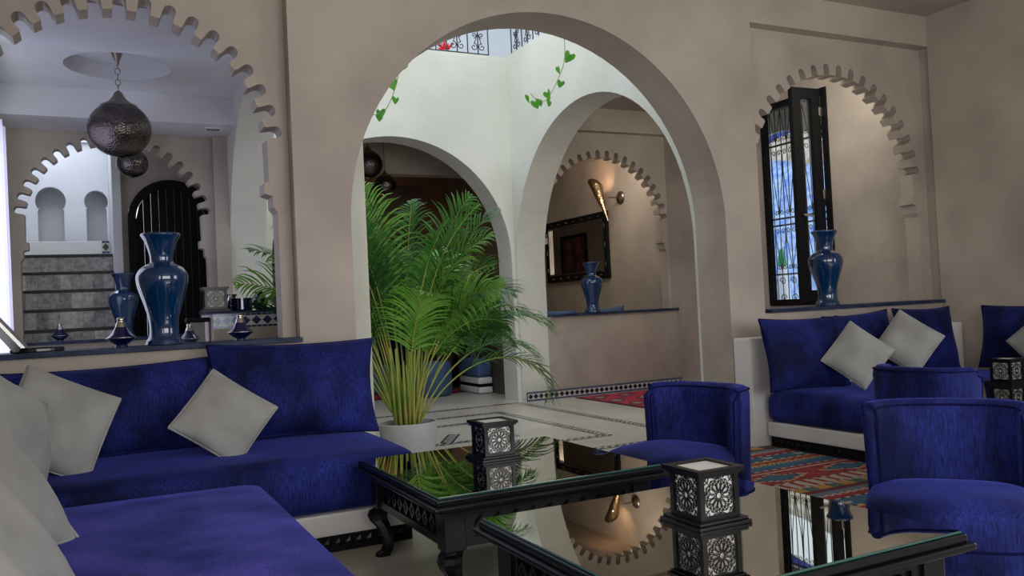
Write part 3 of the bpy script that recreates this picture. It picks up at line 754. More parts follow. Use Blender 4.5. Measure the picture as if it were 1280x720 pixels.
# ================================================================ PALM
def frond(base, az, length, lean, droop, rnd, leaflets=34, bare=.38, wmax=.30, light=False, parent=None, twist=0):
    """rachis curve from base; leaflets both sides"""
    pts = []; p = Vector(base); el = PI/2-lean; n = 26; st = length/n
    for i in range(n+1):
        pts.append(p.copy())
        t = i/n
        el -= droop*(.25+1.6*t*t)/n*2.0
        d = Vector((math.cos(az)*math.cos(el), math.sin(az)*math.cos(el), math.sin(el)))
        p = p+d*st
    bm = bmesh.new()
    tube(bm, pts, .0085, 5, r1=.0016)
    obj('stem', bm, 'palm_stem', parent, smooth=True)
    bm = bmesh.new()
    for k in range(leaflets):
        t = bare+(1-bare)*(k+.5)/leaflets
        f = t*n; i = min(n-1, int(f)); q = pts[i].lerp(pts[i+1], f-i); tan = (pts[i+1]-pts[i]).normalized()
        side = tan.cross(Vector((0, 0, 1)))
        if side.length < 1e-3: side = Vector((1, 0, 0))
        side.normalize(); side = (side*math.cos(twist)+side.cross(tan)*math.sin(twist)).normalized(); nor = side.cross(tan).normalized()
        s_ = (t-bare)/(1-bare)
        Lf = wmax*1.35*(math.sin(PI*min(1, .22+s_*.78))**.7)*rnd.uniform(.85, 1.1)*(.55 if s_ > .97 else 1)
        for sg in (-1, 1):
            fa = math.radians(52-22*s_+rnd.uniform(-6, 6))
            d = (tan*math.cos(fa)+side*sg*math.sin(fa)+nor*(.28+rnd.uniform(-.1, .12))).normalized()
            wd = .0088*rnd.uniform(.8, 1.2); seg = 4; pr0 = None; pp = q.copy(); dd = d.copy()
            for j in range(seg+1):
                wj = wd*[.5, 1, .9, .6, .05][j]
                wv = dd.cross(nor).normalized()*wj
                a = bm.verts.new(pp-wv); b = bm.verts.new(pp+wv)
                if pr0: bm.faces.new((pr0[0], pr0[1], b, a))
                pr0 = (a, b)
                dd = (dd+Vector((0, 0, -.10-.10*j))).normalized(); pp = pp+dd*Lf/seg
    obj('frond', bm, 'palm_leaf_light' if light else 'palm_leaf', parent, fix=False)
PX, PY, PR = 2.06, 5.98, .37
pm = thing('potted_palm', 'tall green areca palm in a round white pot, standing in the middle archway', 'plant', (PX, PY, 0))
pot = [(0, 0), (.160, 0), (.175, .01), (.215, .34), (.222, PR+.008), (.215, PR+.015), (.202, PR+.01), (.198, .32), (0, .32)]
obj('pot', lathe(bmesh.new(), pot, 48), 'pot_white', pm, smooth=False)
obj('soil', lathe(bmesh.new(), [(0, .345), (.2, .34), (.2, .325), (0, .325)], 32), 'soil', pm)
rnd = random.Random(11)
# azimuth (deg), length, lean, droop
FR = [(-26, 1.50, .30, 1.45), (-10, 1.45, .16, .95), (14, 1.75, .22, .85), (-32, 1.38, .52, 1.9), (-8, 1.38, .42, 1.7), (40, 1.8, .18, .75), (62, 1.9, .24, .7),
      (85, 2.0, .16, .55), (110, 2.0, .24, .6), (135, 1.9, .28, .75), (146, 1.8, .20, .7), (150, 1.55, .18, .8), (-45, 1.55, .14, 1.15), (325, 1.75, .06, .75),
      (350, 1.95, .10, .6), (8, 2.05, .07, .5), (150, 2.05, .08, .5), (100, 2.15, .05, .4), (145, 2.0, .14, .6), (60, 2.1, .10, .5), (20, 1.6, .40, 1.15),
      (125, 1.65, .38, .95), (156, 1.9, .10, .6), (335, 1.9, .04, .55), (275, 1.75, .04, .65), (262, 1.45, .10, 1.1), (75, 1.7, .38, .9), (142, 2.05, .17, .65), (152, 2.1, .13, .5),
      (158, 1.75, .24, .7), (120, 2.15, .09, .4), (160, 1.85, .05, .35), (140, 1.6, .34, .85), (300, 1.45, .18, .95), (128, 1.45, .46, 1.0), (60, 1.3, .3, 1.3), (-20, 1.3, .22, 1.5), (158, 1.72, .40, .8), (150, 1.62, .50, .95), (148, 1.9, .34, .7), (320, 1.3, .14, 1.3)]
for i, (az, L_, ln, dp) in enumerate(FR):
    a = math.radians(az+rnd.uniform(-6, 6)); r0 = rnd.uniform(.02, .10)
    frond((math.cos(a)*r0, math.sin(a)*r0, .35), a, L_*(.93 if ln < .3 else 1.0), ln, dp, rnd, leaflets=rnd.randint(28, 36), bare=rnd.uniform(.34, .54), wmax=rnd.uniform(.23, .31), light=(i % 4 == 1), parent=pm, twist=rnd.choice((-1, 1))*rnd.uniform(.1, .95)*(.3 if dp > 1.3 else 1))
bm = bmesh.new()
for k in range(12):
    a = 2*PI*k/12; r0 = rnd.uniform(.03, .09)
    tube(bm, [(r0*math.cos(a), r0*math.sin(a), .34), (r0*1.3*math.cos(a), r0*1.3*math.sin(a), .34+rnd.uniform(.35, .6))], .014, 7, r1=.008)
obj('canes', bm, 'palm_stem', pm, smooth=True)

# ================================================================ VINES, BALCONY RAILING, RED PLANT
def vine(label, pts, nleaf, seed, sz=.05):
    t = thing('hanging_vine', label, 'vine', pts[0]); rnd = random.Random(seed)
    P = spline([Vector(p)-Vector(pts[0]) for p in pts], 8)
    obj('stem', tube(bmesh.new(), P, .004, 5), 'palm_stem', t, smooth=True)
    for k in range(nleaf):
        i = int((k+.5)/nleaf*(len(P)-1)); p = P[i]; s = sz*rnd.uniform(.75, 1.2); sd = 1 if k % 2 else -1
        bm = bmesh.new(); an = rnd.uniform(-.5, .5)
        hp = [(0, 0), (.35, .32), (.62, .22), (.66, -.15), (.42, -.60), (0, -1.1), (-.42, -.60), (-.66, -.15), (-.62, .22), (-.35, .32)]
        c = bm.verts.new((0, -.12*s, -.2*s))
        vs = [bm.verts.new((x*s, abs(x)*s*.35, z*s)) for x, z in hp]
        for a, b in zip(vs, vs[1:]+vs[:1]): bm.faces.new((c, a, b))
        o = obj('leaf', bm, 'ivy_leaf', t, fix=False); o.location = p+Vector((sd*s*.7, 0, -.01)); o.rotation_euler = (rnd.uniform(-.3, .3), sd*rnd.uniform(.0, .7), rnd.uniform(-.7, .7))
vine('green heart-leaved vine hanging in front of the right courtyard wall', [(4.05, 6.8, 4.33), (4.02, 6.75, 3.85), (4.02, 6.75, 3.5), (3.93, 6.75, 3.27), (3.80, 6.75, 3.08), (3.70, 6.75, 3.08), (3.64, 6.75, 3.13)], 11, 4, .07)
vine('thin green vine hanging at the left side of the courtyard arch', [(2.55, 6.8, 4.33), (2.50, 6.78, 3.75), (2.42, 6.78, 3.35), (2.36, 6.78, 3.10), (2.26, 6.78, 2.90), (2.14, 6.78, 2.85)], 8, 7, .06)
# railing at the upper floor
rl = thing('balcony_railing', 'black wrought iron balcony railing with scrolls around the open courtyard roof', 'railing', (0, 0, 4.36))
def rail_run(fx, L_):
    for z in (.03, .95):
        part('rail', tube(bmesh.new(), [fx(0, z), fx(L_, z)], .012, 6), 'iron', rl)
    n = int(L_/.14)
    for i in range(n+1):
        part('bar', tube(bmesh.new(), [fx(L_*i/n, .03), fx(L_*i/n, .95)], .008, 6), 'iron', rl)
    bm = bmesh.new()
    for i in range(n//2):
        c = L_*(2*i+1)/n
        for s in (-1, 1):
            tube(bm, [fx(c, .30), fx(c+s*.10, .93)], .006, 5); tube(bm, [fx(c, .30), fx(c+s*.05, .16)], .006, 5)
            tube(bm, scroll((c+s*.055, .12), .05, 1.25, PI/2, fx, s), .006, 5)
            tube(bm, scroll((c+s*.05, .27), .035, 1.25, -PI/2, fx, -s), .006, 5)
    obj('scrollwork', bm, 'iron', rl, kind='stuff')
rail_run(lambda u, v: (1.75+u, 9.60, v), 2.85)
rail_run(lambda u, v: (4.88, 6.0+u, v), 3.5)
rp_ = thing('red_plant', 'small red-leaved plant against the upper balcony railing', 'plant', (4.05, 9.72, 4.36))
part('pot', lathe(bmesh.new(), [(0, 0), (.07, 0), (.09, .06), (0, .06)], 16), 'pot_white', rp_)
for k in range(12):
    rr = random.Random(k); a = 2*PI*k/12; l_ = rr.uniform(.10, .24); e = rr.uniform(.1, 1.2)
    bm = bmesh.new(); d = Vector((math.cos(a)*math.cos(e), math.sin(a)*math.cos(e), math.sin(e))); s = d.cross(Vector((0, 0, 1))).normalized()*.03
    v = [bm.verts.new(Vector((0, 0, .05))+d*l_*t+s*w_) for t, w_ in ((0, -.3), (.5, -1), (1, 0), (.5, 1), (0, .3))]
    bm.faces.new(v); obj('leaf', bm, 'red_leaf', rp_, fix=False)
for k, (x, y) in enumerate(((4.84, 8.0), (4.84, 7.6))):
    rp2 = thing('balcony_plant', ('leafy green plant on the balcony edge, %s of the hanging vine' % ('left', 'right')[k]), 'plant', (x+.22, y+.6, 4.36))
    part('pot', lathe(bmesh.new(), [(0, 0), (.06, 0), (.075, .06), (0, .06)], 16), 'pot_white', rp2)
    for q in range(12):
        rr = random.Random(q+50*k); a = 2*PI*q/12; l_ = rr.uniform(.10, .22); e = rr.uniform(-.2, 1.0)
        bm = bmesh.new(); d = Vector((math.cos(a)*math.cos(e), math.sin(a)*math.cos(e), math.sin(e))); s = d.cross(Vector((0, 0, 1))).normalized()*.035
        v = [bm.verts.new(Vector((0, 0, .05))+d*l_*t+s*w_) for t, w_ in ((0, -.3), (.5, -1), (1, 0), (.5, 1), (0, .3))]
        bm.faces.new(v); obj('leaf', bm, 'ivy_leaf', rp2, fix=False)

# ================================================================ SOFAS
def sofa(name, label, x0, y0, x1, y1, top, seed, carve_x=True, seat_y1=None, seg_labels=None, front='y'):
    t = thing(name, label, 'sofa', ((x0+x1)/2, (y0+y1)/2, 0))
    cx, cy = (x0+x1)/2, (y0+y1)/2
    a, b, c, d = x0-cx, y0-cy, x1-cx, y1-cy
    part('plinth', B(a+.03, b+.03, 0, c-.03, d-.01, .088, bev=.004), 'black_wood_matt', t, label='black carved plinth')
    part('base', B(a+.005, b+.005, .088, c-.005, d, .20, bev=.012), 'white_paint', t, label='white base board')
    s = rbox(c-a+.02, d-b+.01, top-.20-.03, .075, dome=.03, n=14, sag=.006, seed=seed)
    for v in s.verts: v.co.z += .20
    obj('seat', s, 'velvet_lit' if seed == 2 else 'velvet', t, smooth=True)
    # carved leaf frieze on the plinth: small raised lozenges
    bm = bmesh.new()
    n = int((c-a-.1)/.055)
    for i in range(n):
        x = a+.06+.055*i
        for yy, dy in ((b+.03, -.006),):
            v = [bm.verts.new(p) for p in ((x, yy, .045), (x+.025, yy, .02), (x+.05, yy, .045), (x+.025, yy, .07))]; tp = bm.verts.new((x+.025, yy+dy, .045))
            for i2 in range(4): bm.faces.new((v[i2], v[(i2+1) % 4], tp))
    n = int((d-b-.1)/.055)
    for i in range(n):
        y = b+.06+.055*i
        for xx, dx in ((a+.03, -.006), (c-.03, .006)):
            v = [bm.verts.new(p) for p in ((xx, y, .045), (xx, y+.025, .02), (xx, y+.05, .045), (xx, y+.025, .07))]; tp = bm.verts.new((xx+dx, y+.025, .045))
            for i2 in range(4): bm.faces.new((v[i2], v[(i2+1) % 4], tp))
    obj('carving', bm, 'black_wood', t, kind='stuff')
    return t
s1 = sofa('sofa', 'long blue velvet banquette against the wall below the left ledge', -.93, 4.24, 1.50, 5.29, .505, 1)
s2 = sofa('sofa', 'blue velvet banquette in the foreground running toward the viewer', -.93, .6, .70, 4.22, .445, 2)
s3 = sofa('sofa', 'blue velvet banquette below the right ledge with white base', 4.70, 4.15, 6.10, 5.08, .46, 3)
s4 = sofa('sofa', 'blue velvet banquette along the plain right wall', 6.12, 2.2, 7.10, 5.10, .46, 4)
tag(obj('sofa_back_panel', B(4.585, 5.10, 0, 7.12, 5.292, .858, bev=.015), 'white_paint'), 'white panel standing behind the right banquette', 'panel')

def cushion(name, label, cat, w_, h_, t_, loc, rot, material, group=None, seed=0, pinch=.10, piping=True, puff=.5, order='XYZ'):
    o = obj(name, pillow_bm(w_, h_, t_, seed=seed, pinch=pinch, puff=puff), material, smooth=True)
    o.location = loc; o.rotation_euler = rot; o.rotation_mode = order; o.rotation_euler = rot
    tag(o, label, cat, group)
    if piping:
        p = obj('piping', tube(bmesh.new(), pillow_edge(w_, h_, pinch=pinch), .006, 6, cap=False), 'velvet_piping' if material.startswith('velvet') else material, o, smooth=True)
    return o
R = math.radians
gB = 'blue velvet back cushions'
cushion('back_cushion', 'wide blue back cushion on the left banquette, left of the two', 'cushion', 1.08, .50, .25, (.06, 5.06, .735), (R(-9), R(-1), R(1)), 'velvet', gB, 1, .12)
cushion('back_cushion', 'wide blue back cushion at the right end of the left banquette, by the palm', 'cushion', .96, .56, .26, (1.04, 5.00, .775), (R(-10), R(1), R(-2)), 'velvet', gB, 2, .12)
cushion('back_cushion', 'blue cushion corner peeking at the left edge below the ledge', 'cushion', .9, .50, .22, (-.70, 4.35, .74), (R(-10), 0, R(90)), 'velvet', gB, 3, .12)
cushion('back_cushion', 'blue cushion behind the nearest grey pillows', 'cushion', 1.1, .50, .22, (-.72, 3.2, .70), (R(-10), 0, R(90)), 'velvet', gB, 4, .12)
cushion('back_cushion', 'leftmost blue back cushion on the right banquette', 'cushion', .76, .56, .24, (4.90, 4.84, .73), (R(-12), R(1), R(-5)), 'velvet', gB, 5, .12)
cushion('back_cushion', 'blue back cushion between the two grey pillows on the right banquette', 'cushion', .70, .54, .22, (5.64, 4.95, .74), (R(-10), R(-2.5), R(-4)), 'velvet', gB, 6, .12)
cushion('back_cushion', 'blue back cushion right of the second grey pillow on the right banquette', 'cushion', .76, .56, .22, (6.42, 4.94, .74), (R(-9), R(1), R(2)), 'velvet', gB, 7, .12)
cushion('back_cushion', 'blue back cushion at the right edge against the plain wall', 'cushion', .95, .54, .24, (6.93, 4.33, .74), (R(-9), 0, R(-90)), 'velvet', gB, 8, .12)
gP = 'light grey linen throw pillows'
cushion('throw_pillow', 'grey pillow standing on its corner in the middle of the left banquette', 'pillow', .40, .40, .15, (.605, 4.70, .685), (R(-28), R(40), R(4)), 'linen', gP, 11, .05, order='YXZ', puff=.45)
cushion('throw_pillow', 'grey pillow on its corner at the left end of the left banquette', 'pillow', .45, .45, .16, (-.17, 4.62, .735), (R(-18), R(28), R(18)), 'linen', gP, 12, .05, order='YXZ')
cushion('throw_pillow', 'slim grey pillow seen edge-on at the corner of the two left banquettes', 'pillow', .46, .46, .17, (-.31, 4.18, .745), (R(-10), R(26), R(66)), 'linen', gP, 13, .05, order='YXZ')
cushion('throw_pillow', 'large grey pillow in the left foreground, third from the viewer', 'pillow', .54, .54, .22, (-.36, 3.38, .665), (R(-40), R(8), R(58)), 'linen', gP, 14, .05, order='YXZ')
cushion('throw_pillow', 'large grey pillow in the left foreground, second from the viewer', 'pillow', .54, .54, .24, (-.36, 2.72, .655), (R(-44), R(6), R(60)), 'linen', gP, 15, .05, order='YXZ')
cushion('throw_pillow', 'grey pillow nearest the viewer at the lower left edge', 'pillow', .54, .54, .24, (-.34, 2.08, .64), (R(-46), R(4), R(62)), 'linen', gP, 16, .05, order='YXZ')
cushion('throw_pillow', 'left of the two grey pillows standing on the right banquette', 'pillow', .37, .37, .13, (5.10, 4.52, .71), (R(-14), R(38), R(-42)), 'linen', gP, 17, .05, order='YXZ')
cushion('throw_pillow', 'right of the two grey pillows standing on the right banquette', 'pillow', .38, .38, .13, (5.78, 4.62, .76), (R(-12), R(36), R(-46)), 'linen', gP, 18, .05, order='YXZ')
cushion('throw_pillow', 'grey pillow cut off by the right edge of the picture', 'pillow', .40, .40, .13, (6.72, 4.12, .72), (R(-14), R(45), R(-80)), 'linen', gP, 19, .05, order='YXZ')

# ================================================================ TUB CHAIRS
def tub_chair(label, loc, rz):
    """faces -y locally; low wrapped back, round seat, short dark feet"""
    t = thing('tub_chair', label, 'chair', loc, rz, 'blue velvet tub chairs')
    # plan path of the shell centre line (x, y): from left front tip round the back to the right front tip
    hw, yb, yf, rc = .262, .27, .085, .16
    path = []
    path += [(-hw, yf), (-hw, yf+.05)]
    for i in range(9):
        a = PI-H*i/8; path.append((-hw+rc+rc*math.cos(a), yb-rc+rc*math.sin(a)))
    for k in (-.06, .0, .06): path.append((k, yb+.012*(1-abs(k)/.1)))
    for i in range(9):
        a = H-H*i/8; path.append((hw-rc+rc*math.cos(a), yb-rc+rc*math.sin(a)))
    path += [(hw, yf+.05), (hw, yf)]
    th = .052
    # cross-section: around thickness and height with rounded top
    zb, zt_ = .12, .742
    sec = [(-1, zb), (-1, .3), (-1, .5), (-1, zt_-.05), (-.86, zt_-.018), (-.5, zt_-.002), (0, zt_+.002), (.5, zt_-.002), (.86, zt_-.018), (1, zt_-.05), (1, .5), (1, .3), (1, zb)]
    bm = bmesh.new(); rings = []
    N = len(path)
    for i, p in enumerate(path):
        a = Vector(path[max(0, i-1)]); b = Vector(path[min(N-1, i+1)]); d = (b-a).normalized(); nrm = Vector((-d.y, d.x))
        s = min(i, N-1-i); drop = (.035 if s == 0 else (.008 if s == 1 else 0)); thin = .82 if s == 0 else 1
        fl = 1.0; sm = min(1, s/7); thin = .42+.58*sm*sm*(3-2*sm); drop = (.045, .018, .006, .001)[s] if s < 4 else 0
        ring = []
        for o_, z in sec:
            q = Vector(p)+nrm*o_*th*thin
            k = max(0, (z-.3)/.475)
            q = q*(1+.05*k)
            ring.append(bm.verts.new((q.x, q.y, z-(drop if z > .6 else 0))))
        rings.append(ring)
    for A, D in zip(rings, rings[1:]):
        for k in range(len(sec)-1): bm.faces.new((A[k], A[k+1], D[k+1], D[k]))
        bm.faces.new((A[-1], A[0], D[0], D[-1]))
    bm.faces.new(rings[0]); bm.faces.new(rings[-1][::-1])
    obj('backrest', bm, 'velvet', t, smooth=True)
    for side in (-1, 1):
        pl = []
        for ring, p in zip((rings,), (0,)): pass
        pts = []
        for i, p in enumerate(path):
            a = Vector(path[max(0, i-1)]); b = Vector(path[min(N-1, i+1)]); d = (b-a).normalized(); nrm = Vector((-d.y, d.x))
            s = min(i, N-1-i); sm = min(1, s/7); q = (Vector(p)+nrm*side*th*.95*(.42+.58*sm*sm*(3-2*sm)))*1.045
            pts.append((q.x, q.y, zt_-.018-((.045, .018, .006, .001)[s] if s < 4 else 0)))
        pts = [(pts[0][0]/1.045, pts[0][1]/1.045, .13), (pts[0][0]/1.045, pts[0][1]/1.045, .3), (pts[0][0], pts[0][1], .66)]+pts+[(pts[-1][0], pts[-1][1], .66), (pts[-1][0]/1.045, pts[-1][1]/1.045, .3), (pts[-1][0]/1.045, pts[-1][1]/1.045, .13)]
        obj('piping', tube(bmesh.new(), pts, .004, 5), 'velvet_piping', t, smooth=True)
    # seat: D-shaped cushion
    def seat_loop(k):
        L_ = []
        n = 40
        for i in range(n):
            a = 2*PI*i/n; ca, sa = math.cos(a), math.sin(a)
            ex = 3.2
            r = (abs(ca)**ex+abs(sa)**ex)**(-1/ex)
            L_.append((r*ca*.302*k, -.06+r*sa*.275*k))
        return L_
    bm = bmesh.new(); prof = [(.90, .14), (.97, .15), (1.0, .18), (1.0, .30), (1.0, .385), (.985, .405), (.94, .425), (.8, .442), (.5, .454), (.2, .458)]
    rings = [[bm.verts.new((x, y, z)) for x, y in seat_loop(k)] for k, z in prof]
    for A, D in zip(rings, rings[1:]):
        for i in range(40): bm.faces.new((A[i], A[(i+1) % 40], D[(i+1) % 40], D[i]))
    bm.faces.new(rings[0][::-1]); bm.faces.new(rings[-1])
    obj('seat', bm, 'velvet', t, smooth=True)
    lp = seat_loop(1.005); obj('seat_piping', tube(bmesh.new(), [(x, y, .30) for x, y in lp+lp[:1]], .005, 5, cap=False), 'velvet_piping', t, smooth=True)
    for sx in (-.2, .2):
        for sy in (-.28, .16):
            obj('leg', lathe(bmesh.new(), [(0, 0), (.018, 0), (.026, .14), (0, .14)], 12, cx=sx, cy=sy), 'black_wood', t)
    return t
cA = tub_chair('blue velvet tub chair beside the further glass table, in front of the courtyard', (2.66, 3.53, 0), R(-78))
def chair_copy(src, label, loc, rz):
    c = dup(src); c['label'] = label; c.location = loc; c.rotation_euler = (0, 0, rz); return c
chair_copy(cA, 'blue velvet tub chair cut off by the lower right corner, nearest the viewer', (2.855, 2.125, 0), R(-50))
chair_copy(cA, 'blue velvet tub chair with its back turned, behind the nearest chair', (4.38, 3.28, .0085), R(91))

# ================================================================ TABLES
def table(label, x0, y0, x1, y1):
    cx, cy = (x0+x1)/2, (y0+y1)/2; hx, hy = (x1-x0)/2, (y1-y0)/2
    t = thing('coffee_table', label, 'table', (cx, cy, 0), 0, 'black carved glass-topped tables')
    obj('glass_top', B(-hx, -hy, .4625, hx, hy, TZ-.0004, bev=.0015, seg=1), 'glass_edge', t, label='green glass edge')
    obj('glass_surface', B(-hx+.003, -hy+.003, .4690, hx-.003, hy-.003, TZ), 'table_glass', t, label='mirror-like dark glass')
    bm = bmesh.new(); box(bm, -hx-.012, -hy-.012, .436, hx+.012, hy+.012, .4622, bev=.008, seg=3); box(bm, -hx-.030, -hy-.030, .415, hx+.030, hy+.030, .437, bev=.010, seg=3); box(bm, -hx+.005, -hy+.005, .402, hx-.005, hy-.005, .416, bev=.006)
    obj('top_moulding', bm, 'black_wood', t)
    ax, ay = hx-.035, hy-.035
    for k in range(4):
        L_ = (ax if k % 2 == 0 else ay); D_ = (ay if k % 2 == 0 else ax)
        # apron board with recessed frieze (built facing -y then turned)
        bm = bmesh.new(); iw = L_-.13
        slab(bm, rect(-L_+.05, .250, L_-.05, .403), [rect(-iw, .285, iw, .372)], 'y', -D_+.012, -D_+.034)
        box(bm, -iw-.002, -D_+.024, .28, iw+.002, -D_+.036, .378)
        ap = obj('apron', bm, 'black_wood', t); ap.rotation_euler = (0, 0, k*H)
        n = 9; sp_ = 2*iw/n
        first = None
        for i in range(n):
            c = -iw+sp_*(i+.5)
            if first is None:
                bm = bmesh.new(); r_ = sp_*.44; y = 0
                slab(bm, [(-r_, 0), (0, -.038), (r_, 0), (0, .038)], [[(-r_*.52, 0), (0, -.019), (r_*.52, 0), (0, .019)]], 'y', -.010, .004)
                slab(bm, [(-r_*.28, 0), (0, -.009), (r_*.28, 0), (0, .009)], [], 'y', -.008, .004)
                first = obj('carved_diamond', bm, 'black_wood', ap); o = first
            else: o = dup(first, ap)
            o.location = (c, -D_+.020, .3285)
    for sx in (-1, 1):
        for sy in (-1, 1):
            bm = bmesh.new()
            box(bm, sx*(ax-.045)-.045, sy*(ay-.045)-.045, .240, sx*(ax-.045)+.045, sy*(ay-.045)+.045, .403, bev=.004)
            # cabriole below: bulging knee, in-curved ankle, out-turned foot
            keys = [(.240, .0, .042), (.230, .006, .040), (.220, .016, .044), (.200, .024, .046), (.178, .020, .042), (.15, .004, .035), (.10, -.012, .028), (.06, -.016, .025), (.03, -.008, .027), (.012, .006, .033), (0, .010, .034)]
            rings = []
            for z, off, h in keys:
                ox = sx*(ax-.045+off); oy = sy*(ay-.045+off)
                rings.append([bm.verts.new((ox+a*h*(1 if abs(a*b) < .9 else .86), oy+b*h*(1 if abs(a*b) < .9 else .86), z)) for a, b in ((-1, -1), (0, -1.08), (1, -1), (1.08, 0), (1, 1), (0, 1.08), (-1, 1), (-1.08, 0))])
            for A, D in zip(rings, rings[1:]):
                for i in range(8): bm.faces.new((A[i], A[(i+1) % 8], D[(i+1) % 8], D[i]))
            bm.faces.new(rings[-1]); bm.faces.new(rings[0][::-1])
            o = obj('leg', bm, 'black_wood', t)
    return t
table('black carved table with mirror-like glass top, middle distance in front of the palm', 1.172, 3.085, 2.225, 4.145)
table('nearest black carved table with mirror-like glass top, lower right foreground', 1.185, 1.68, 2.285, 2.700)
table('distant dark glass-topped table at the right edge by the banquette', 5.05, 3.35, 6.02+.35, 4.35) if False else table('distant dark glass-topped table at the right edge by the banquette', 5.00, 3.02, 6.05, 4.05)

# ================================================================ RUGS (each weave cell has its own dye)
RED = (.24, .016, .018); DRED = (.12, .012, .015); NAVY = (.015, .04, .09); TEAL = (.03, .09, .15); MUST = (.42, .22, .03); CRM = (.38, .33, .26); BLK = (.015, .012, .012); GRN = (.05, .10, .08)
def kilim(u, v, Wd):
    """u across (m from left), v along (m)"""
    i = int(u/.02); 
    p = v % 1.25
    z = abs((u/.08) % 1-.5)*.03
    if p < .05: return CRM if i % 3 else RED
    if p < .16: return RED if (abs(((u+.02)/.10) % 1-.5) > .18+abs(p-.105)*3) else CRM
    if p < .19: return CRM if (i//2) % 2 else DRED
    if p < .46:                                # blue medallions on red with mustard and cream flecks
        a = abs(((u) / .62) % 1-.5)*.62; b = abs(p-.325)
        e = a*.42+b
        if e < .075: return TEAL
        if e < .09: return NAVY
        if e < .12: return (CRM if (int(u/.03)+int(p/.03)) % 3 == 0 else (MUST if (int(u/.03)+int(p/.03)) % 3 == 1 else RED))
        return RED if (int(u/.04)*7+int(p/.04)*5) % 9 else DRED
    if p < .49: return CRM
    if p < .53: return RED
    if p < .55: return CRM if (i//2) % 2 else DRED
    if p < .63+z: return TEAL
    if p < .66+z: return (.10, .14, .17)
    if p < .69: return CRM if i % 2 else BLK
    if p < .78:
        return MUST if abs(p-.735) > .018+z*.6 else RED
    if p < .80: return CRM if (i//2) % 2 else BLK
    if p < .93:
        a = abs((u/.30) % 1-.5)*.30
        return CRM if a*.5+abs(p-.865) < .03 else TEAL
    if p < .95: return CRM if (i//2) % 2 else BLK
    if p < 1.02: return RED
    if p < 1.06: return CRM if (i+int(p/.02)) % 3 else RED
    if p < 1.12: return (.10, .14, .17)
    if p < 1.17: return DRED
    return MUST if (i//5) % 2 else GRN
def rug(name, label, x0, y0, x1, y1, fn, cell=.02, z=.008, swap=False):
    t = thing(name, label, 'rug', ((x0+x1)/2, (y0+y1)/2, 0))
    nx, ny = round((x1-x0)/cell), round((y1-y0)/cell)
    hx, hy = (x1-x0)/2, (y1-y0)/2
    q = []
    for i in range(nx):
        for j in range(ny):
            a = -hx+(x1-x0)*i/nx; b = -hy+(y1-y0)*j/ny; a1 = -hx+(x1-x0)*(i+1)/nx; b1 = -hy+(y1-y0)*(j+1)/ny
            q.append(([(a, b, z), (a1, b, z), (a1, b1, z), (a, b1, z)], fn((i+.5)*(x1-x0)/nx, (j+.5)*(y1-y0)/ny, x1-x0)))
    dyed('weave', q, 'woven', t)
    part('backing', B(-hx, -hy, 0, hx, hy, z-.001), 'velvet_piping', t)
rug('kilim_rug', 'red blue and mustard kilim rug in front of the right banquette', 3.00, 2.6, 4.72, 5.15, kilim)
def redrug(u, v, Wd):
    a = int(u/.20); b = int(v/.20); m_ = min(u, v, Wd-u)
    if m_ < .06: return DRED
    x = abs((u/.4) % 1-.5); y = abs((v/.4) % 1-.5)
    if x+y < .12: return CRM
    if x+y < .22: return (.25, .18, .20)
    if x+y < .30: return BLK
    return (.42, .03, .05) if (a+b) % 2 else (.24, .02, .04)
rug('red_rug', 'red patterned rug by the mosaic skirting at the back of the right passage', 5.42, 6.4, 7.05, 9.25, redrug, .035)
rug('red_rug', 'dark red rug on the floor of the dark salon', 2.2, 11.2, 4.9, 13.0, redrug, .05)

# ================================================================ DARK SALON furniture (seen behind the palm)
def pouf(name, label, x, y, r, h):
    o = obj(name, lathe(bmesh.new(), [(0, 0), (r*.9, 0), (r, .05), (r*1.03, h*.5), (r, h-.06), (r*.9, h-.01), (0, h)], 32), 'blue_grey_cloth', smooth=True); o.location = (x, y, .0085)
    return tag(o, label, 'pouf')
pouf('pouf', 'slate blue round pouf in the dark salon behind the palm stems', 4.20, 11.1, .28, .48)
b_ = thing('salon_armchair', 'slate blue armchair in the dark salon, mostly hidden by palm leaves', 'chair', (3.55, 12.3, .0085))
part('seat', rbox(.7, .7, .42, .06), 'blue_grey_cloth', b_, smooth=True); 
bb = part('backrest', rbox(.7, .18, .85, .06), 'blue_grey_cloth', b_, smooth=True); bb.location = (0, .34, 0)
dt = thing('salon_table', 'small black table with two white tagines in the dark salon', 'table', (4.55, 11.75, .0085))
part('table_top', B(-.50, -.3, .62, .45, .3, .66, bev=.01), 'black_wood', dt)
for sx in (-.42, .38):
    for sy in (-.24, .24): part('leg', B(sx-.03, sy-.03, 0, sx+.03, sy+.03, .62, bev=.005), 'black_wood', dt)
for k, x in enumerate((4.38, 4.74)):
    t = thing('white_tagine', ('left', 'right')[k]+' one of two white tagines on the black salon table', 'tagine', (x, 11.65, .669), 0, 'white tagines')
    obj('base', lathe(bmesh.new(), [(0, 0), (.06, 0), (.065, .05), (.10, .06), (.10, .07), (0, .07)], 20), 'white_paint', t)
    obj('lid', lathe(bmesh.new(), [(0, .07), (.085, .07), (.035, .16), (.015, .18), (.02, .20), (0, .215)], 20), 'white_paint', t)
dv = thing('salon_divan', 'divan with white base and slate blue seat at the right of the dark salon', 'sofa', (4.89, 11.0, .0085))
part('base', B(-.14, -.28, 0, .07, .40, .085, bev=.02), 'white_paint', dv); part('middle', B(-.12, -.26, .085, .07, .40, .13), 'black_wood', dv)
part('base', B(-.14, -.28, .13, .07, .40, .22, bev=.02), 'white_paint', dv); s = part('seat', rbox(.23, .70, .26, .05), 'blue_grey_cloth', dv, smooth=True); s.location = (-.04, .06, .22)
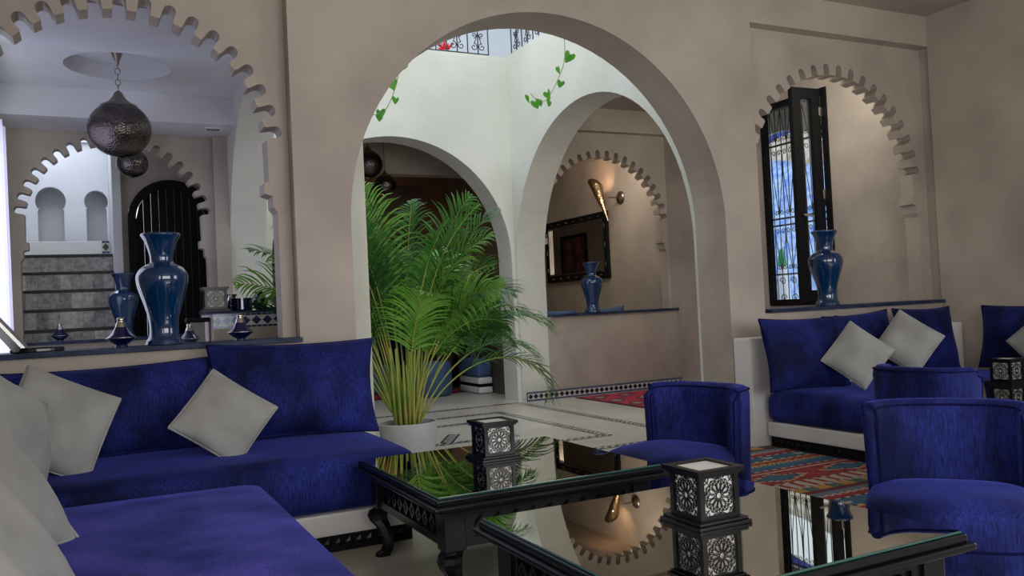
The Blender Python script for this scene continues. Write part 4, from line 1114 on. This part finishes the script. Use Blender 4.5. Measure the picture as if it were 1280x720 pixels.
# warm wall lamps of the salon
def wall_glow(label, x, y, z, e):
    t = thing('wall_lamp', label, 'lamp', (x, y, z))
    obj('shade', lathe(bmesh.new(), [(.01, -.16), (.05, -.05), (.09, .10), (.085, .10), (.045, -.05)], 20), 'pierced_brass', t, smooth=True)
    obj('bulb', lathe(bmesh.new(), [(0, -.02), (.02, 0), (.02, .03), (0, .05)], 12), 'bulb', t)
    l = bpy.data.lights.new('lamp_light', 'POINT'); l.energy = e; l.color = (1, .50, .20); l.shadow_soft_size = .05
    o = bpy.data.objects.new('lamp_light', l); C.objects.link(o); o.parent = t; o.location = (0, 0, .14)
wall_glow('small warm wall lamp glowing in the dark salon above the palm', 4.02, 13.28, 2.2, 5)

# ================================================================ MIRROR ROOM
mr = thing('wall_mirror', 'large wall mirror in a black studded frame behind the distant vase', 'mirror', (7.195, 11.98, 2.085))
bm = bmesh.new(); slab(bm, rect(-.98, -.52, .98, .52), [rect(-.86, -.40, .86, .40)], 'x', -.05, 0)
part('frame', bm, 'black_wood_matt', mr)
part('frame_lip', slab(bmesh.new(), rect(-.87, -.41, .87, .41), [rect(-.84, -.38, .84, .38)], 'x', -.06, -.01), 'silver', mr, label='thin silver inner lip')
part('mirror_glass', B(-.02, -.86, -.40, -.012, .86, .40), 'mirror', mr)
sd = bmesh.new(); box(sd, -.058, -.035, -.012, -.048, .035, .012, bev=.003)
first = obj('stud', sd, 'silver', mr, label='silver stud')
pos = [(0, y, z) for y in (-.76, -.51, -.25, 0, .25, .51, .76) for z in (-.46, .46)]
first.location = pos[0]
for p in pos[1:]: o = dup(first, mr); o.location = p
for z in (-.3, 0, .3):
    for y in (-.92, .92): o = dup(first, mr); o.location = (0, y, z); o.rotation_euler = (H, 0, 0)
scn = thing('wall_sconce', 'pierced brass cone wall lamp glowing beside the mirror', 'lamp', (7.20, 10.64, 2.76))
d = lathe(bmesh.new(), [(0, 0), (.10, 0), (.10, .02), (.06, .04), (0, .045)], 24); o = obj('wall_plate', d, 'bronze', scn, smooth=True); o.rotation_euler = (0, -H, 0)
obj('arm', tube(bmesh.new(), [(-.03, 0, 0), (-.22, 0, .0)], .012, 8), 'bronze', scn)
tip = Vector((-.26, -.02, -.36)); top = Vector((-.26, .30, .26)); ax_ = (top-tip).normalized()
cone = lathe(bmesh.new(), [(.004, 0), (.030, .20), (.062, .42), (.088, .60), (.100, .66), (.096, .66), (.084, .60), (.058, .42), (.026, .2)], 28)
for v_ in cone.verts:
    if v_.co.z > .55: v_.co.z += .9*v_.co.x
o = obj('shade', cone, 'pierced_brass', scn, smooth=True); o.location = tip; o.rotation_euler = ax_.to_track_quat('Z', 'Y').to_euler()
bl = obj('bulb', lathe(bmesh.new(), [(0, -.03), (.028, 0), (.028, .04), (0, .07)], 14), 'bulb', scn); bl.location = tip+ax_*.45
l = bpy.data.lights.new('sconce_light', 'POINT'); l.energy = 4; l.color = (1, .66, .38); l.shadow_soft_size = .03
o = bpy.data.objects.new('sconce_light', l); C.objects.link(o); o.parent = scn; o.location = tip+ax_*.55
pn = thing('painting', 'dark red painting reflected in the wall mirror', 'painting', (5.225, 15.3, 2.2))
part('frame', slab(bmesh.new(), rect(-.52, -.43, .52, .43), [rect(-.46, -.37, .46, .37)], 'x', 0, .04), 'black_wood_matt', pn); part('canvas', B(.0, -.47, -.38, .02, .47, .38), 'painting', pn)
for k, (x, w_) in enumerate(((5.55, .62), (6.35, .66))):
    cushion('ledge_cushion', ('left', 'right')[k]+' slate blue cushion top showing behind the ledge of the mirror room', 'cushion', w_, .44, .20, (x, 9.92, .90+.0*k), (R(6), R(2-5*k), 0), 'blue_grey_cloth', 'slate cushions behind the ledge', 30+k, .12, piping=False)
dv2 = thing('mirror_room_divan', 'slate divan hidden behind the ledge under the mirror', 'sofa', (6.0, 10.2, 0)); part('seat', rbox(1.9, .8, .63, .06), 'blue_grey_cloth', dv2, smooth=True)
area('mirror_room_fill', (6.2, 9.72, 3.32), (math.radians(60), 0, 0), 1.6, .2, 26, (1.0, .90, .78))  # added fill, unseen behind the toothed arch wall
